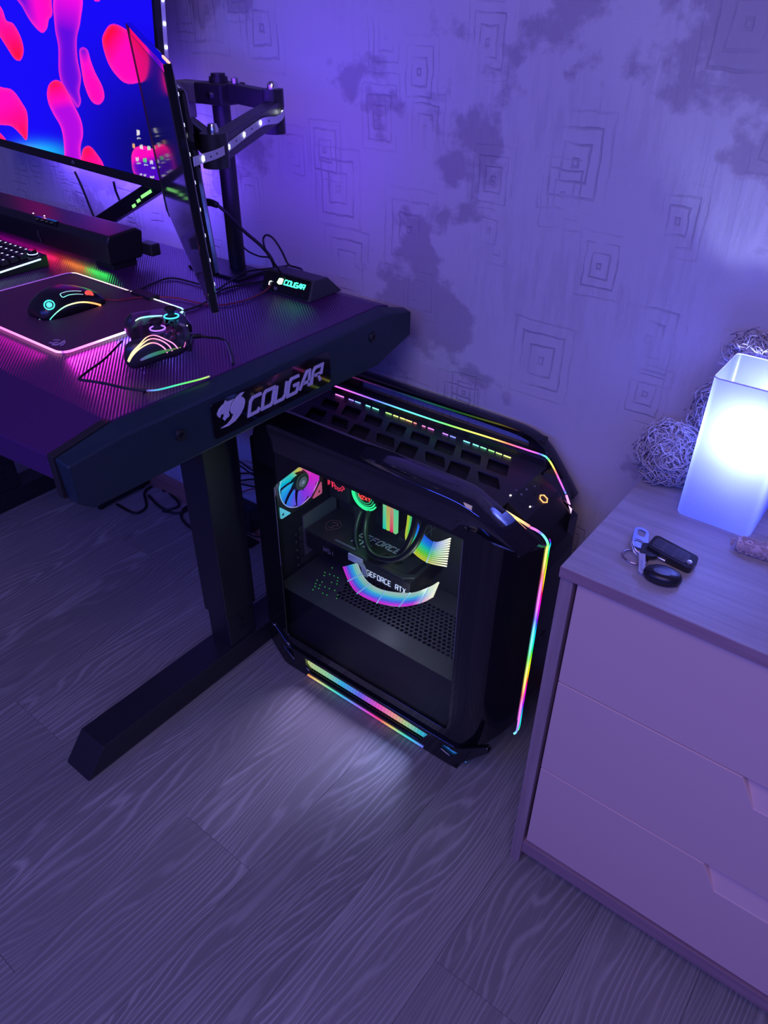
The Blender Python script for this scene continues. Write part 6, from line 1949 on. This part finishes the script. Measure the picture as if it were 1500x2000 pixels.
# oval remote
oc = PZ(1294, 1124, CT + 0.008)
od = (PZ(1322, 1132, CT + .008) - PZ(1266, 1116, CT + .008)).normalized(); os_ = Vector((-od.y, od.x, 0))
bm = bmesh.new()
rings = []
for (s, z) in ((0.80, -0.0075), (0.96, -0.0050), (1.0, -0.0015), (1.0, 0.0010), (0.93, 0.0048), (0.78, 0.0072), (0.5, 0.0085), (0.2, 0.0088)):
    rings.append([bm.verts.new(oc + od * (0.0245 * s * math.cos(a_)) + os_ * (0.0165 * s * math.sin(a_)) + Vector((0, 0, z))) for a_ in [2 * math.pi * k / 32 for k in range(32)]])
for a_, b_ in zip(rings[:-1], rings[1:]):
    for k in range(32):
        bm.faces.new((a_[k], a_[(k + 1) % 32], b_[(k + 1) % 32], b_[k]))
bm.faces.new(rings[0][::-1]); bm.faces.new(rings[-1])
ov = from_bm('oval_remote', bm, FOBM, ky, smooth=True)
plate('thumb_pad', [[(0.0115 * math.cos(2 * math.pi * k / 24) - 0.001, 0.0062 * math.sin(2 * math.pi * k / 24) - 0.004) for k in range(24)]], 0.0012, oc + Vector((0, 0, 0.0083)), od, os_, mat('fob_face', (0.075, 0.075, 0.095), 0.30), ov)
# split rings, key blade, opener tag
def torus(name, c, ax, R, r, m, parent, squash=1.0):
    ax = Vector(ax).normalized(); u = ax.orthogonal().normalized(); v = ax.cross(u)
    pts = [Vector(c) + u * R * math.cos(2 * math.pi * k / 32) + v * R * squash * math.sin(2 * math.pi * k / 32) for k in range(32)]
    return finish(name, sweep_mesh(name, [pts], r, 7, None, closed=True), m, parent, smooth=True)
torus('split_ring', PZ(1252, 1070, CT + 0.012), (0.45, 0.10, 0.75), 0.0145, 0.0010, SILVER, ky)
torus('split_ring', PZ(1250, 1073, CT + 0.011), (0.48, 0.05, 0.78), 0.0145, 0.0010, SILVER, ky)
torus('large_ring', PZ(1240, 1088, CT + 0.0035), (0.05, 0.1, 1), 0.0165, 0.0016, mat('copper_tinted_steel', (0.60, 0.48, 0.46), 0.25, 1.0), ky)
ka = PZ(1254, 1082, CT + 0.012); kb_ = PZ(1253, 1126, CT + 0.006)
kd = (kb_ - ka).normalized(); ks = kd.cross(Vector((0, 0, 1))).normalized()
kup = ks.cross(kd)
blade = plate('key_blade', [[(0, -0.0042), (0.0, 0.0042), (0.034, 0.0042), (0.037, 0.0), (0.034, -0.0042), (0.028, -0.0042), (0.027, -0.003), (0.023, -0.0042)]], 0.0022, ka, kd, ks, SILVER, ky)
plate('blade_groove', [[(0.012, -0.0012), (0.012, 0.0012), (0.032, 0.0012), (0.032, -0.0012)]], 0.0003, ka + (kup if kup.z > 0 else -kup) * 0.0012, kd, ks, mat('dull_steel', (0.4, 0.4, 0.42), 0.4, 1.0), blade)
to = PZ(1250, 1056, CT + 0.006)
ta = (PZ(1243, 1078, CT + .003) - PZ(1250, 1040, CT + .010)).normalized(); tb = ta.cross(Vector((0, 0, 1))).normalized()
tb = (tb + Vector((0, 0, 0.2))).normalized(); tb = (tb - ta * tb.dot(ta)).normalized()
plate('opener_tag', [round_poly([(-0.022, -0.010), (-0.026, 0.0), (-0.022, 0.010), (0.012, 0.0115), (0.016, 0.0), (0.012, -0.0115)], 0.006), round_poly([(-0.019, -0.006), (-0.021, 0.0), (-0.019, 0.006), (-0.008, 0.005), (-0.008, -0.005)], 0.003)], 0.0022, to, ta, tb, mat('satin_tag', (0.22, 0.23, 0.32), 0.35, 0.8), ky)
tube('chain_links', [PZ(1275, 1080, CT + .006), PZ(1285, 1088, CT + .006), PZ(1300, 1096, CT + .005)], 0.0020, SILVER, ky, n=6)
plate('key_head', [round_poly([(-0.012, -0.010), (-0.012, 0.010), (0.010, 0.012), (0.014, 0.0), (0.010, -0.012)], 0.005)], 0.006, PZ(1268, 1076, CT + 0.009), kd, ks, FOBM, ky, bevel=0.0012)
